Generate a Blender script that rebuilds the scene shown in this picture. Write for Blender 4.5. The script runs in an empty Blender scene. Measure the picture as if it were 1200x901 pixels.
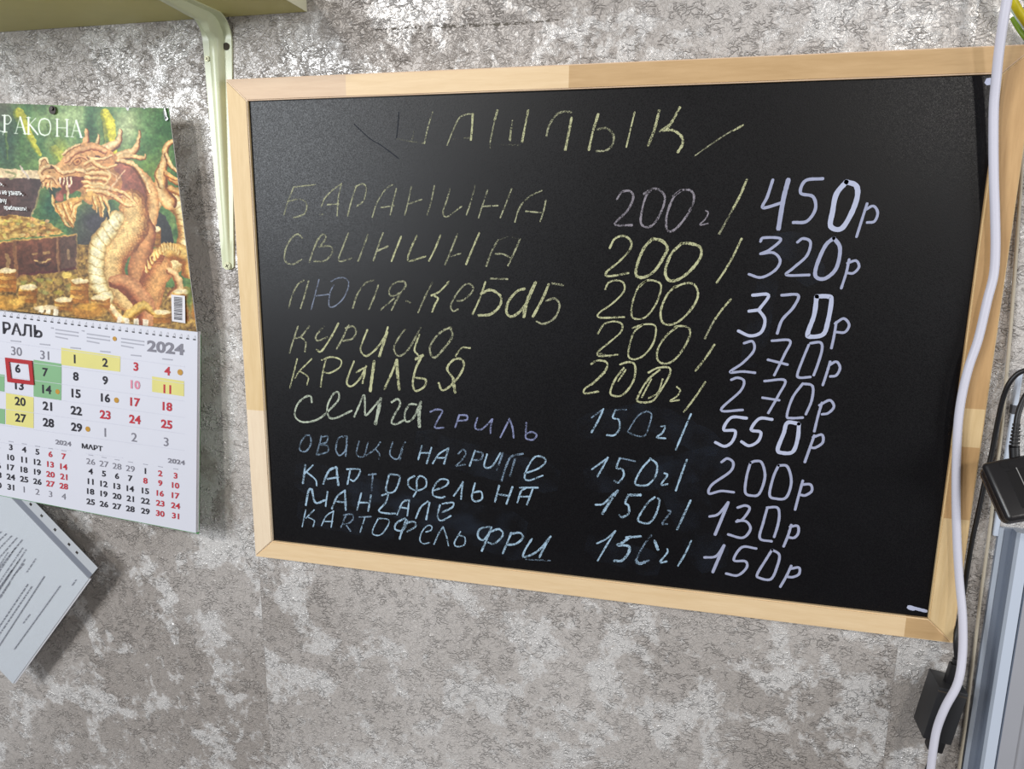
import bpy, bmesh, math, random
import numpy as np
from mathutils import Vector, Matrix

random.seed(7)
C = bpy.context.scene.collection
Z0 = 1.5                                   # height of the board's centre above the floor

# ------------------------------------------------------------------ camera
CAM = Vector((0.12279, -0.80275, 0.12098 + Z0))
RT = Vector((0.97183352, 0.23540369, 0.01116778))
UP = Vector((-0.0570669, 0.18908689, 0.98030073))
FW = Vector((-0.22865473, 0.95332641, -0.19719473))
FPX = 852.5
cd = bpy.data.cameras.new('camera'); cam = bpy.data.objects.new('camera', cd); C.objects.link(cam)
cam.matrix_world = Matrix(((RT.x, UP.x, -FW.x, CAM.x), (RT.y, UP.y, -FW.y, CAM.y), (RT.z, UP.z, -FW.z, CAM.z), (0, 0, 0, 1)))
cd.sensor_fit = 'HORIZONTAL'; cd.sensor_width = 36; cd.lens = 36 * FPX / 1200
cd.clip_start = 0.02
bpy.context.scene.camera = cam

# ------------------------------------------------------------------ world, lights, exposure
sc = bpy.context.scene
sc.view_settings.view_transform = 'Standard'; sc.view_settings.look = 'None'
sc.view_settings.gamma = 1; sc.view_settings.use_curve_mapping = False
sc.view_settings.exposure = -0.22
w = bpy.data.worlds.new('world'); sc.world = w; w.use_nodes = True
w.node_tree.nodes['Background'].inputs[0].default_value = (0.95, 0.96, 1.0, 1)
w.node_tree.nodes['Background'].inputs[1].default_value = 0.2

def area(name, target, direction, dist, size, energy, color):
    l = bpy.data.lights.new(name, 'AREA'); l.shape = 'RECTANGLE'; l.size, l.size_y = size
    l.energy = energy; l.color = color
    o = bpy.data.objects.new(name, l); C.objects.link(o)
    d = Vector(direction).normalized()
    o.location = Vector(target) + d * dist
    o.rotation_euler = d.to_track_quat('Z', 'Y').to_euler()
    return o
area('left_window_light', (-0.37, 0, Z0 + .26), (-0.53, -0.83, 0.13), 2.4, (0.6, 0.95), 56, (0.90, 0.95, 1.0))
area('ceiling_lamp', (-0.30, 0, Z0 + .30), (-0.30, -1, 0.40), 2.6, (0.16, 0.16), 21, (1.0, 0.96, 0.9))
area('side_lamp', (-0.30, 0, Z0 + .30), (0.66, -1, 0.22), 2.6, (0.2, 0.2), 13, (1.0, 0.96, 0.9))
area('right_window_light', (0.30, 0, Z0 - .05), (0.86, -0.62, 0.05), 1.6, (0.8, 0.8), 13, (0.95, 0.98, 1.0))

# ------------------------------------------------------------------ helpers
WALL_Y = 0.018                              # the wall plane; the board's front face is y = 0
def at(px, py, off):
    """the point seen at a pixel of the 1200x901 picture, standing off metres in front of the wall"""
    r = FW + RT * ((px - 600) / FPX) - UP * ((py - 450.5) / FPX)
    s = (WALL_Y - off - CAM.y) / r.y
    return CAM + r * s

def s2l(c):
    return tuple(((v / 255) / 12.92 if v / 255 <= 0.04045 else ((v / 255 + 0.055) / 1.055) ** 2.4) for v in c)

class NT:
    def __init__(s, name):
        s.m = bpy.data.materials.new(name); s.m.use_nodes = True
        s.t = s.m.node_tree; s.b = s.t.nodes['Principled BSDF']; s.out = s.t.nodes['Material Output']
    def n(s, typ, **kw):
        x = s.t.nodes.new(typ)
        for k, v in kw.items(): setattr(x, k, v)
        return x
    def l(s, a, b): s.t.links.new(a, b)
    def val(s, inp, v):
        if hasattr(v, 'is_output') or isinstance(v, bpy.types.NodeSocket): s.l(v, inp)
        else: inp.default_value = v
    def math(s, op, a, b=0.0, clamp=False):
        x = s.n('ShaderNodeMath', operation=op); x.use_clamp = clamp
        s.val(x.inputs[0], a); s.val(x.inputs[1], b); return x.outputs[0]
    def noise(s, vec, scale, detail=3, rough=.5, dist=0.0):
        x = s.n('ShaderNodeTexNoise'); s.l(vec, x.inputs['Vector'])
        x.inputs['Scale'].default_value = scale; x.inputs['Detail'].default_value = detail
        x.inputs['Roughness'].default_value = rough; x.inputs['Distortion'].default_value = dist
        return x.outputs['Fac']
    def mapr(s, v, a, b, c=0.0, d=1.0, smooth=False):
        x = s.n('ShaderNodeMapRange'); x.interpolation_type = 'SMOOTHSTEP' if smooth else 'LINEAR'
        s.l(v, x.inputs[0])
        for i, q in enumerate((a, b, c, d)): x.inputs[1 + i].default_value = q
        return x.outputs[0]
    def mix(s, f, a, b):
        x = s.n('ShaderNodeMix', data_type='RGBA'); s.val(x.inputs[0], f)
        for i, q in ((6, a), (7, b)):
            if isinstance(q, bpy.types.NodeSocket): s.l(q, x.inputs[i])
            else: x.inputs[i].default_value = (*q, 1)
        return x.outputs[2]
    def obj(s, scale=(1, 1, 1), rot=(0, 0, 0)):
        t = s.n('ShaderNodeTexCoord'); m = s.n('ShaderNodeMapping')
        m.inputs['Scale'].default_value = scale; m.inputs['Rotation'].default_value = rot
        s.l(t.outputs['Object'], m.inputs[0]); return m.outputs[0]
    def bump(s, h, strength, dist):
        x = s.n('ShaderNodeBump'); s.l(h, x.inputs['Height'])
        x.inputs['Strength'].default_value = strength; x.inputs['Distance'].default_value = dist
        s.l(x.outputs[0], s.b.inputs['Normal']); return x

def simple(name, rgb, rough=.5, spec=.5, var=0.06, vscale=40, metallic=0.0, bump=0.0):
    k = NT(name); v = k.obj(); c = s2l(rgb)
    f = k.noise(v, vscale, 4)
    k.l(k.mix(f, tuple(x * (1 - var) for x in c), tuple(min(1, x * (1 + var)) for x in c)), k.b.inputs['Base Color'])
    k.b.inputs['Roughness'].default_value = rough; k.b.inputs['Specular IOR Level'].default_value = spec
    k.b.inputs['Metallic'].default_value = metallic
    if bump: k.bump(k.noise(v, 900, 3), bump, .0004)
    return k.m

def wallpaper(name, seed):
    k = NT(name); v = k.obj()
    ad = k.n('ShaderNodeVectorMath', operation='ADD'); k.l(v, ad.inputs[0]); ad.inputs[1].default_value = (seed, 0, seed * 1.7)
    v = ad.outputs[0]
    big = k.noise(v, 12, 4, .6, .6)
    rag = k.noise(v, 75, 4, .7, .6)
    fine = k.noise(v, 260, 3, .6, .8)
    mask = k.mapr(k.math('ADD', big, k.math('MULTIPLY', k.math('SUBTRACT', rag, .5), .42)), .50, .59, 0, 1, True)
    soft = k.mapr(k.noise(v, 2.2, 2, .5), .36, .62)
    # little wiggly embossed worms
    st = k.n('ShaderNodeMapping'); st.inputs['Scale'].default_value = (.72, 1, 1.25); st.inputs['Rotation'].default_value = (0, .5, 0); k.l(v, st.inputs[0])
    w1 = k.math('ABSOLUTE', k.math('SUBTRACT', k.noise(st.outputs[0], 165, 1.5, .5, .5), .5))
    worm = k.mapr(w1, .0, .07, 1, 0, True)
    w2 = k.math('ABSOLUTE', k.math('SUBTRACT', k.noise(v, 190, 2, .5, .9), .5))
    worm2 = k.mapr(w2, .0, .06, 1, 0, True)
    gate = k.math('MULTIPLY', k.mapr(k.noise(v, 22, 3, .6), .40, .58, .45, 1), k.mapr(k.noise(v, 85, 1, .5), .44, .58, 0, 1))
    h = k.math('ADD', k.math('MULTIPLY', worm, gate), k.math('MULTIPLY', worm2, .22))
    h = k.math('ADD', h, k.math('MULTIPLY', fine, .2))
    base = k.mix(soft, (.345, .308, .28), (.56, .52, .49))
    pearl = k.mix(fine, (.66, .635, .615), (.84, .82, .80))
    col = k.mix(k.math('MULTIPLY', mask, .70), base, pearl)
    col = k.mix(k.math('MULTIPLY', k.math('MULTIPLY', worm, gate), .12), col, (.16, .145, .13))
    k.l(col, k.b.inputs['Base Color'])
    k.l(k.mapr(mask, 0, 1, .34, .25), k.b.inputs['Roughness'])
    k.b.inputs['Specular IOR Level'].default_value = .62
    k.l(k.mapr(mask, 0, 1, .05, .15), k.b.inputs['Metallic'])
    k.bump(h, .95, .0019)
    return k.m

def wood(name, a, b, axis):
    k = NT(name)
    sc_ = (6, 60, 60) if axis == 'x' else (60, 60, 6)
    v = k.obj(sc_)
    g = k.noise(v, 2.2, 5, .6, .4)
    g2 = k.noise(v, 9, 2, .6)
    f = k.mapr(k.math('ADD', g, k.math('MULTIPLY', k.math('SUBTRACT', g2, .5), .35)), .3, .7)
    k.l(k.mix(f, s2l(a), s2l(b)), k.b.inputs['Base Color'])
    k.b.inputs['Roughness'].default_value = .5; k.b.inputs['Specular IOR Level'].default_value = .35
    k.bump(g2, .08, .0003); return k.m

def chalk(name, rgb, cover, grain=900, rough=.9):
    """powdery chalk: grains that sit on the board with the board showing between them"""
    k = NT(name); v = k.obj()
    n1 = k.noise(v, grain, 2, .7); n2 = k.noise(v, 120, 3, .6)
    s = k.math('ADD', k.math('MULTIPLY', n1, .6), k.math('MULTIPLY', n2, .4))
    th = .5 + (.5 - cover) * .36
    a = k.mapr(s, th - .06, th + .06, 0.0, 1.0)
    k.l(a, k.b.inputs['Alpha'])
    k.b.inputs['Base Color'].default_value = (*s2l(rgb), 1)
    k.b.inputs['Roughness'].default_value = rough; k.b.inputs['Specular IOR Level'].default_value = .1
    return k.m

def tag(o, label=None, cat=None, group=None, kind=None):
    if label: o['label'] = label
    if cat: o['category'] = cat
    if group: o['group'] = group
    if kind: o['kind'] = kind
    return o

def empty(name, loc, label=None, cat=None):
    o = bpy.data.objects.new(name, None); C.objects.link(o); o.location = loc; o.empty_display_size = .02
    return tag(o, label, cat)

def link(name, bm, mats, parent=None, smooth=False):
    me = bpy.data.meshes.new(name)
    bmesh.ops.recalc_face_normals(bm, faces=bm.faces[:])
    bm.to_mesh(me); bm.free()
    return link_me(name, me, mats, parent, smooth)

def link_me(name, me, mats, parent=None, smooth=False):
    for m in (mats if isinstance(mats, (list, tuple)) else [mats]): me.materials.append(m)
    if smooth:
        for p in me.polygons: p.use_smooth = True
        me.set_sharp_from_angle(angle=math.radians(40)) if hasattr(me, 'set_sharp_from_angle') else None
    o = bpy.data.objects.new(name, me); C.objects.link(o)
    if parent:
        o.parent = parent
        bpy.context.view_layer.update()
        o.matrix_parent_inverse = parent.matrix_world.inverted()
    return o

def add_box(bm, lo, hi, bevel=0.0, seg=2):
    r = bmesh.ops.create_cube(bm, size=1)
    vs = r['verts']
    for v in vs:
        v.co = Vector([lo[i] + (v.co[i] + .5) * (hi[i] - lo[i]) for i in range(3)])
    if bevel:
        es = list({e for v in vs for e in v.link_edges})
        bmesh.ops.bevel(bm, geom=es, offset=bevel, segments=seg, affect='EDGES', profile=.5)

def obox(bm, o, u, v, n, bevel=0.0, seg=3):
    """box from a corner and three edge vectors"""
    r = bmesh.ops.create_cube(bm, size=1); vs = r['verts']
    for w_ in vs:
        a, b, c = w_.co + Vector((.5, .5, .5))
        w_.co = o + u * a + v * b + n * c
    if bevel:
        fs_ = list({f for q in vs for f in q.link_faces}); bmesh.ops.recalc_face_normals(bm, faces=fs_); bm.normal_update()
        es = list({e for q in vs for e in q.link_edges})
        bmesh.ops.bevel(bm, geom=es, offset=bevel, segments=seg, affect='EDGES', profile=.5)

def prism(bm, pts, direction, cap=True, mat=0):
    a = [bm.verts.new(p) for p in pts]; b = [bm.verts.new(Vector(p) + Vector(direction)) for p in pts]
    n = len(pts); fs = []
    if cap: fs += [bm.faces.new(a), bm.faces.new(b[::-1])]
    for i in range(n): fs.append(bm.faces.new((a[i], b[i], b[(i + 1) % n], a[(i + 1) % n])))
    for f in fs: f.material_index = mat
    return fs

def catmull(pts, per=6):
    pts = [Vector(p) for p in pts]
    if len(pts) < 3:
        return [pts[0].lerp(pts[-1], i / per) for i in range(per + 1)]
    P = [pts[0] * 2 - pts[1]] + pts + [pts[-1] * 2 - pts[-2]]
    out = []
    for i in range(1, len(P) - 2):
        p0, p1, p2, p3 = P[i - 1:i + 3]
        for j in range(per):
            t = j / per
            out.append(.5 * ((2 * p1) + (p2 - p0) * t + (2 * p0 - 5 * p1 + 4 * p2 - p3) * t * t + (3 * p1 - p0 - 3 * p2 + p3) * t ** 3))
    out.append(pts[-1]); return out

def tube(bm, pts, r, seg=12, per=6, radii=None):
    cs = catmull(pts, per); n = len(cs); rings = []
    prev = None
    for i, c in enumerate(cs):
        d = (cs[min(i + 1, n - 1)] - cs[max(i - 1, 0)]).normalized()
        if prev is None: side = d.orthogonal().normalized()
        else: side = (prev - d * prev.dot(d)).normalized()
        prev = side; up = d.cross(side)
        rr = r if radii is None else radii[min(int(i / (n - 1) * (len(radii) - 1) + .5), len(radii) - 1)]
        rings.append([bm.verts.new(c + (side * math.cos(a) + up * math.sin(a)) * rr) for a in [2 * math.pi * q / seg for q in range(seg)]])
    for i in range(n - 1):
        for q in range(seg):
            bm.faces.new((rings[i][q], rings[i][(q + 1) % seg], rings[i + 1][(q + 1) % seg], rings[i + 1][q]))
    bm.faces.new(rings[0]); bm.faces.new(rings[-1][::-1])

def disc(bm, c, r, n=14, normal=(0, -1, 0), thick=.0005, u=None):
    nrm = Vector(normal).normalized(); u = nrm.orthogonal().normalized(); v = nrm.cross(u)
    pts = [Vector(c) + (u * math.cos(2 * math.pi * i / n) + v * math.sin(2 * math.pi * i / n)) * r for i in range(n)]
    prism(bm, pts, nrm * thick)

# ------------------------------------------------------------------ the wall
wall = empty('wall_back', (0, WALL_Y, 0)); tag(wall, kind='structure')
edges = [-1.60, -0.957, -0.427, 0.3727, 0.9027, 1.6]
plaster = simple('plaster', (150, 146, 140), .9)
bm = bmesh.new(); add_box(bm, (-1.6, WALL_Y + .0005, 0), (1.6, WALL_Y + .1, 2.7)); link('plaster_wall', bm, plaster, wall)
# strips of wallpaper, meeting in fine butt joints
for i in range(len(edges) - 1):
    bm = bmesh.new(); add_box(bm, (edges[i] + .0001, WALL_Y, 0.0), (edges[i + 1] - .0001, WALL_Y + .0005, 2.7))
    link('wallpaper_strip', bm, wallpaper('wallpaper_' + str(i), 3.1 * i + 1), wall)
# a long thin dark ribbon along a crease in the paper above the board
crease_m = chalk('dark_crease', (104, 98, 90), .36, 330)
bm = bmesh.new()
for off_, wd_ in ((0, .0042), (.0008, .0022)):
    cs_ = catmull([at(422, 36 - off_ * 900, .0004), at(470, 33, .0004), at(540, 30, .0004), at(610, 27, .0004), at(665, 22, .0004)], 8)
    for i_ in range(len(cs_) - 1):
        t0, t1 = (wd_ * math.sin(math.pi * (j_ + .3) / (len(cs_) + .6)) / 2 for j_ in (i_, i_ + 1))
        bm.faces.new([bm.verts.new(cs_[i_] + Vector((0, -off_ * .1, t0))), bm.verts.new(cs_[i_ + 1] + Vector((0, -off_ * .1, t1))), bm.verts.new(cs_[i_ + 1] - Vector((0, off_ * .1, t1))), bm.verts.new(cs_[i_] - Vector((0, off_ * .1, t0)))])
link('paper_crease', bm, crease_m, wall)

# ------------------------------------------------------------------ the chalk board
W2, H2, FR, FRT = .420, .300, .0265, .0245
board = empty('menu_board', (0, WALL_Y, Z0), 'large black chalk menu board in a pale wooden frame hung on the wall', 'menu board')
wa = wood('pine_pinkish', (204, 174, 144), (214, 186, 156), 'x'); wb = wood('pine_yellow', (218, 188, 146), (228, 200, 160), 'x')
wc = wood('pine_tan', (184, 150, 106), (198, 164, 120), 'x')
wva = wood('pine_upright_pale', (222, 200, 172), (232, 212, 184), 'z'); wvb = wood('pine_upright_tan', (182, 144, 98), (198, 160, 112), 'z')
wvc = wood('pine_upright_yellow', (210, 180, 132), (222, 194, 148), 'z')
YF, YB = 0.0, WALL_Y - .0002
def rail(name_mats, horizontal, side, cuts):
    """one mitred rail of finger-jointed pine; each length of timber has its own tint"""
    bm = bmesh.new()
    L, T = (W2, FRT) if horizontal else (H2, FR)
    ks = [-L] + cuts + [L]
    fr_other = FR if horizontal else FRT
    for i in range(len(ks) - 1):
        a, b = ks[i], ks[i + 1]
        ia = a + (fr_other if i == 0 else 0); ib = b - (fr_other if i == len(ks) - 2 else 0)
        ia += .00025 if i == 0 else 0; ib -= .00025 if i == len(ks) - 2 else 0
        out = H2 if horizontal else W2
        if horizontal: q = [(a, out), (b, out), (ib, out - T), (ia, out - T)]; q = [(x, z * side) for x, z in q]
        else: q = [(out, a), (out, b), (out - T, ib), (out - T, ia)]; q = [(x * side, z) for x, z in q]
        prism(bm, [Vector((x, YF, z + Z0)) for x, z in q], (0, YB - YF, 0), mat=i)
    bmesh.ops.remove_doubles(bm, verts=bm.verts[:], dist=.00002)
    inner = [f for f in bm.faces if False]
    es = [e for e in bm.edges if all(abs(v.co.y - YF) < 1e-5 for v in e.verts) and len({f.material_index for f in e.link_faces}) == 1 and len(e.link_faces) == 2
          and any(abs(f.normal.y) < .5 for f in e.link_faces)]
    bm.normal_update()
    es = [e for e in bm.edges if all(abs(v.co.y - YF) < 1e-5 for v in e.verts) and len(e.link_faces) == 2 and any(abs(f.normal.y) < .5 for f in e.link_faces)]
    bmesh.ops.bevel(bm, geom=es, offset=.0012, segments=2, affect='EDGES')
    return link('frame_rail', bm, name_mats, board)
rail([wa, wb, wc], True, 1, [at(405, 92, .018).x, at(667, 75, .018).x])
rail([wb, wb, wc], True, -1, [at(690, 690, .018).x, at(1060, 740, .018).x])
rail([wva, wvc], False, -1, [at(290, 480, .018).z - Z0][:1])
rail([wvc, wvb, wvc, wvb], False, 1, sorted([at(1140, 610, .018).z - Z0, at(1150, 525, .018).z - Z0, at(1157, 480, .018).z - Z0]))

k = NT('black_board'); v = k.obj()
g = k.noise(v, 800, 2, .7); sm = k.noise(v, 9, 4, .6, .8)
k.l(k.mix(k.mapr(sm, .45, .75), (.0018, .0014, .0022), (.0034, .0031, .0042)), k.b.inputs['Base Color'])
k.l(k.mapr(g, .3, .7, .31, .50), k.b.inputs['Roughness']); k.b.inputs['Specular IOR Level'].default_value = .27
k.bump(g, .22, .0003)
PY = 0.0045                                   # the black panel lies a few mm behind the frame's face
bm = bmesh.new(); add_box(bm, (-W2 + FR - .004, PY, Z0 - H2 + FRT - .004), (W2 - FR + .004, PY + .004, Z0 + H2 - FRT + .004))
link('writing_panel', bm, k.m, board)
POFF = WALL_Y - PY + .00025

# chalk handwriting: every stroke is a thin raised ribbon lying on the panel.
# drawing frames: origin and scale of the coordinates in which each group was measured
FRAMES = {'A': (320, 110, 1200 / 340), 'B': (320, 310, 1200 / 340), 'C': (330, 450, 1200 / 340), 'D': (640, 110, 1065 / 260),
          'E': (660, 300, 991 / 220), 'F': (660, 460, 862 / 220), 'G': (830, 190, 797 / 230), 'H': (800, 430, 768 / 230), 'P': (0, 0, 1)}
M_YEL = chalk('yellow_chalk', (186, 186, 146), .60); M_YELF = chalk('faint_yellow_chalk', (166, 166, 136), .52)
M_YELD = chalk('very_faint_yellow_chalk', (128, 128, 108), .32)
M_GRL = chalk('greyish_lilac_chalk', (140, 134, 142), .62); M_GRB = chalk('grey_blue_chalk', (126, 134, 152), .54)
M_BLU = chalk('pale_blue_chalk', (160, 186, 206), .60); M_BLUF = chalk('faint_blue_chalk', (128, 148, 168), .50)
M_LIL = chalk('lilac_chalk', (132, 138, 172), .62)
M_PALE = chalk('pale_grey_green_chalk', (176, 184, 166), .62)
M_MARK = simple('white_chalk_marker', (156, 160, 184), .7, .2, .14, 220)
M_MARKT = simple('bright_chalk_marker', (176, 181, 204), .7, .2, .12, 220)
M_DARK = simple('bare_scratch', (46, 48, 54), .8, .1)
M_SMEAR = chalk('smeared_chalk_dust', (110, 130, 160), .5)
for mm, op in ((M_SMEAR, .055),):
    b_ = mm.node_tree.nodes['Principled BSDF']; lk = b_.inputs['Alpha'].links[0]; mm.node_tree.links.remove(lk)
    x_ = mm.node_tree.nodes.new('ShaderNodeTexNoise'); x_.inputs['Scale'].default_value = 35; x_.inputs['Detail'].default_value = 4
    tc = mm.node_tree.nodes.new('ShaderNodeTexCoord'); mm.node_tree.links.new(tc.outputs['Object'], x_.inputs['Vector'])
    mr = mm.node_tree.nodes.new('ShaderNodeMapRange'); mm.node_tree.links.new(x_.outputs['Fac'], mr.inputs[0])
    mr.inputs[1].default_value = .38; mr.inputs[2].default_value = .75; mr.inputs[3].default_value = 0; mr.inputs[4].default_value = .03
    mm.node_tree.links.new(mr.outputs[0], b_.inputs['Alpha'])
MM = {'y': M_YEL, 'yf': M_YELF, 'yd': M_YELD, 'gl': M_GRL, 'gb': M_GRB, 'b': M_BLU, 'bf': M_BLUF, 'l': M_LIL, 'p': M_PALE, 'm': M_MARK, 'mt': M_MARKT, 'd': M_DARK}

layer = [0]
def ribbon(bm, pts, wd, mat, jit=.12):
    """pts on the panel; wd in metres"""
    cs = catmull(pts, 7); n = len(cs)
    layer[0] = (layer[0] + 1) % 12
    yo = -layer[0] * .000012
    L = []; R = []
    for i, c in enumerate(cs):
        d = cs[min(i + 1, n - 1)] - cs[max(i - 1, 0)]
        d.y = 0
        if d.length < 1e-9: d = Vector((1, 0, 0))
        d.normalize(); s = Vector((d.z, 0, -d.x))
        ww = wd * .5 * (1 + random.uniform(-jit, jit))
        L.append(c + s * ww); R.append(c - s * ww)
    d0 = (cs[1] - cs[0]).normalized(); d1 = (cs[-1] - cs[-2]).normalized()
    a0 = [cs[0] - d0 * wd * .42 + (L[0] - cs[0]) * .6, cs[0] - d0 * wd * .42 + (R[0] - cs[0]) * .6]
    a1 = [cs[-1] + d1 * wd * .42 + (L[-1] - cs[-1]) * .6, cs[-1] + d1 * wd * .42 + (R[-1] - cs[-1]) * .6]
    L = [a0[0]] + L + [a1[0]]; R = [a0[1]] + R + [a1[1]]
    y = PY - .00022 + yo
    lv = [bm.verts.new((p.x, y, p.z)) for p in L]; rv = [bm.verts.new((p.x, y, p.z)) for p in R]
    for i in range(len(lv) - 1):
        f = bm.faces.new((lv[i], rv[i], rv[i + 1], lv[i + 1])); f.material_index = mat
        if f.normal.y > 0: f.normal_flip()

def writing(label, strokes):
    """strokes: (frame, ink, width_px, 'x,y x,y ...')"""
    bm = bmesh.new(); inks = []
    for fr, ink, wpx, txt in strokes:
        ox, oy, s = FRAMES[fr]
        if ink not in inks: inks.append(ink)
        for st in txt.split('|'):
            q = [tuple(float(c) for c in p.split(',')) for p in st.split()]
            pts = [at(ox + x / s, oy + y / s, POFF) for x, y in q]
            ribbon(bm, pts, wpx * (.00102 if ink[0] == 'm' else .00093), inks.index(ink), .22 if ink[0] != 'm' else .07)
    me = bpy.data.meshes.new('chalk_lettering'); bm.to_mesh(me); bm.free()
    o = link_me('chalk_lettering', me, [MM[i] for i in inks], board); o['label'] = label
    return o

writing('yellow chalk heading ШАШЛЫК between two slashes', [
 ('A','d',1.3,'335,125 400,185 450,215 520,268|520,75 516,130 510,182'),
 ('A','yd',1.6,'512,186 570,196 626,205|585,140 575,190|940,210 1020,212|745,188 815,182|898,198 898,225'),
 ('A','yf',1.6,'660,75 640,140 626,205|720,212 745,150 770,100 800,85 826,82|990,110 985,150 980,195|928,68 910,140 898,200'),
 ('A','y',2.3,'826,82 822,150 818,190|1055,68 1043,130 1030,198|985,140 980,190|928,68 916,110'),
 ('D','yf',2.2,'2,200 15,150 50,100 90,85 120,88|248,170 290,165 322,195 320,240 290,270 240,275'),
 ('D','y',2.7,'122,115 110,180 92,268|250,98 225,180 205,268|543,80 520,170 490,248|560,175 610,175 650,205 655,240 632,280|642,65 600,140 578,170'),
 ('D','y',1.8,'425,88 405,170 385,255|600,140 545,180'), ('D','yf',1.3,'945,150 870,190 780,250 712,298'), ('D','y',2,'945,150 900,176')])
writing('faint yellow chalk line БАРАНИНА', [
 ('A','yf',1.8,'85,385 60,450 45,500|88,385 175,375|60,445 110,435 138,455 130,495 85,512|200,465 215,430 250,395 278,375|283,370 270,430 265,505|225,458 272,455|345,380 325,440 308,505|340,385 370,372 385,390 375,440 345,465|195,500 205,498'),
 ('A','yf',1.7,'410,510 430,450 465,395 495,375|510,392 498,440 485,500|445,470 500,462|573,382 560,440 545,500|560,455 615,437|667,380 655,440 638,500|733,392 715,450 703,490 720,508 780,465|835,380 820,440 800,500|888,398 870,450 850,512|870,465 930,462|987,392 965,450 940,512'),
 ('A','yf',1.7,'1000,530 1020,470 1060,425 1112,400|1128,440 1120,480 1105,527|1045,485 1115,492')])
writing('yellow chalk line СВИНИНА', [
 ('A','yf',2.1,'120,595 100,580 70,605 50,650 50,690 80,705 118,685|185,600 165,650 150,695|185,605 205,580 218,595 195,632|190,632 235,630 245,655 215,690 170,692|312,575 290,630 272,690 325,680|392,582 372,640 352,692|455,575 435,630 415,690|430,650 475,630'),
 ('A','y',2.2,'530,590 510,640 490,692|595,587 570,640 560,690 630,672|692,585 670,640 645,690|853,575 825,640 798,705'),
 ('A','yf',2.0,'762,580 735,650 712,705|735,672 775,660|930,605 905,650 882,712|1022,600 1000,650 972,710|920,662 950,662 985,680'), ('A','yd',1.6,'928,606 972,592 1020,600')])
writing('chalk line ЛЮЛЯ-КЕБАБ, its last letters in thick yellow', [
 ('B','yf',2.1,'65,180 75,140 100,85 128,65|147,68 130,130 113,182|330,180 350,120 385,75 418,65|435,85 420,130 397,185|550,85 540,70 505,75 480,105 490,130 530,115|548,90 520,130 490,188|500,140 445,187|550,150 568,158'),
 ('B','gb',1.7,'190,62 175,120 158,185|175,130 235,122|240,70 270,55 305,60 312,90 290,140 255,172 232,170 235,120 250,85'),
 ('B','yf',2.0,'658,75 630,130 600,198|760,150 790,145 825,110 822,85 795,82 760,120 735,170 745,192 765,185|900,58 970,60'),
 ('B','y',2.3,'728,70 690,110 655,128|665,128 682,140 670,165 658,195|878,72 855,140 825,205'),
 ('B','y',3.0,'860,120 900,105 940,130 938,170 900,205 850,210|1040,100 1010,110 975,150 965,195 985,215 1020,195 1055,150|1140,82 1115,140 1075,215'),
 ('B','y',4.0,'1085,75 1060,130 1045,170 1037,215'), ('B','yf',2.4,'1155,78 1200,85|1130,150 1165,140 1185,170 1165,220 1120,245 1090,235')])
writing('yellow chalk line КУРИЦА', [
 ('B','yf',2.2,'103,255 85,310 68,365|150,255 115,298 90,305|115,300 135,320 132,360|210,255 178,295 185,315 225,300|312,250 290,300 262,350|300,263 332,255 343,280 328,306 290,316|545,268 515,310 500,350 520,378 560,350 610,262|590,385 620,375 600,400'),
 ('B','y',2.4,'270,243 240,300 200,358 180,352|390,270 370,320 362,355 385,378 425,350 460,300 475,258|605,290 585,350 600,375'),
 ('B','y',3.6,'472,280 455,330 440,378'), ('B','yf',2.6,'735,260 700,275 665,310 648,350 665,385 700,355 740,300 735,262')])
writing('yellow chalk line КРЫЛЬЯ', [
 ('B','y',2.0,'100,390 85,450 70,510|160,390 110,440 90,470|110,440 145,465 140,497|220,385 205,450 197,505|200,395 240,382 280,395 275,425 235,448 210,445|815,345 780,345 755,378'),
 ('B','y',2.6,'335,400 315,450 305,490 325,503 360,470 385,420|345,445 380,430 370,490|610,390 590,430 578,490 590,522 625,505 630,475 590,468|685,490 700,520 735,500 770,460 790,415 775,390 745,395 720,430 745,470'),
 ('B','y',4.0,'418,400 410,460 402,522|512,395 515,450 522,515|745,470 752,528'), ('B','y',3,'460,515 490,450 512,395|590,392 620,375')])
writing('pale chalk line СЕМГА with the word ГРИЛЬ in lilac', [
 ('C','p',2.6,'125,75 120,50 95,55 65,85 55,130 80,155 120,155 160,140 205,100 235,65 235,35 215,40 190,90 195,135 225,140 290,110|300,135 320,90 340,45 345,80 345,120 355,125 410,60|455,75 480,62 490,85 465,130 455,160 475,165 505,150|560,85 530,85 510,120 515,155 545,140 575,75'),
 ('C','p',4.4,'410,60 400,110 388,165|575,75 568,120 570,175'),
 ('C','l',2.2,'615,115 640,105 665,112 645,150 635,180 670,180|735,128 718,178|735,128 765,130 765,148 728,152|810,140 802,165 802,183 825,188 850,168 870,146|872,145 865,175 864,203|905,220 925,180 942,143|942,143 955,180 960,222|1012,160 1010,200 1012,225 1040,230 1055,210 1035,198 1012,205')])
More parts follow.
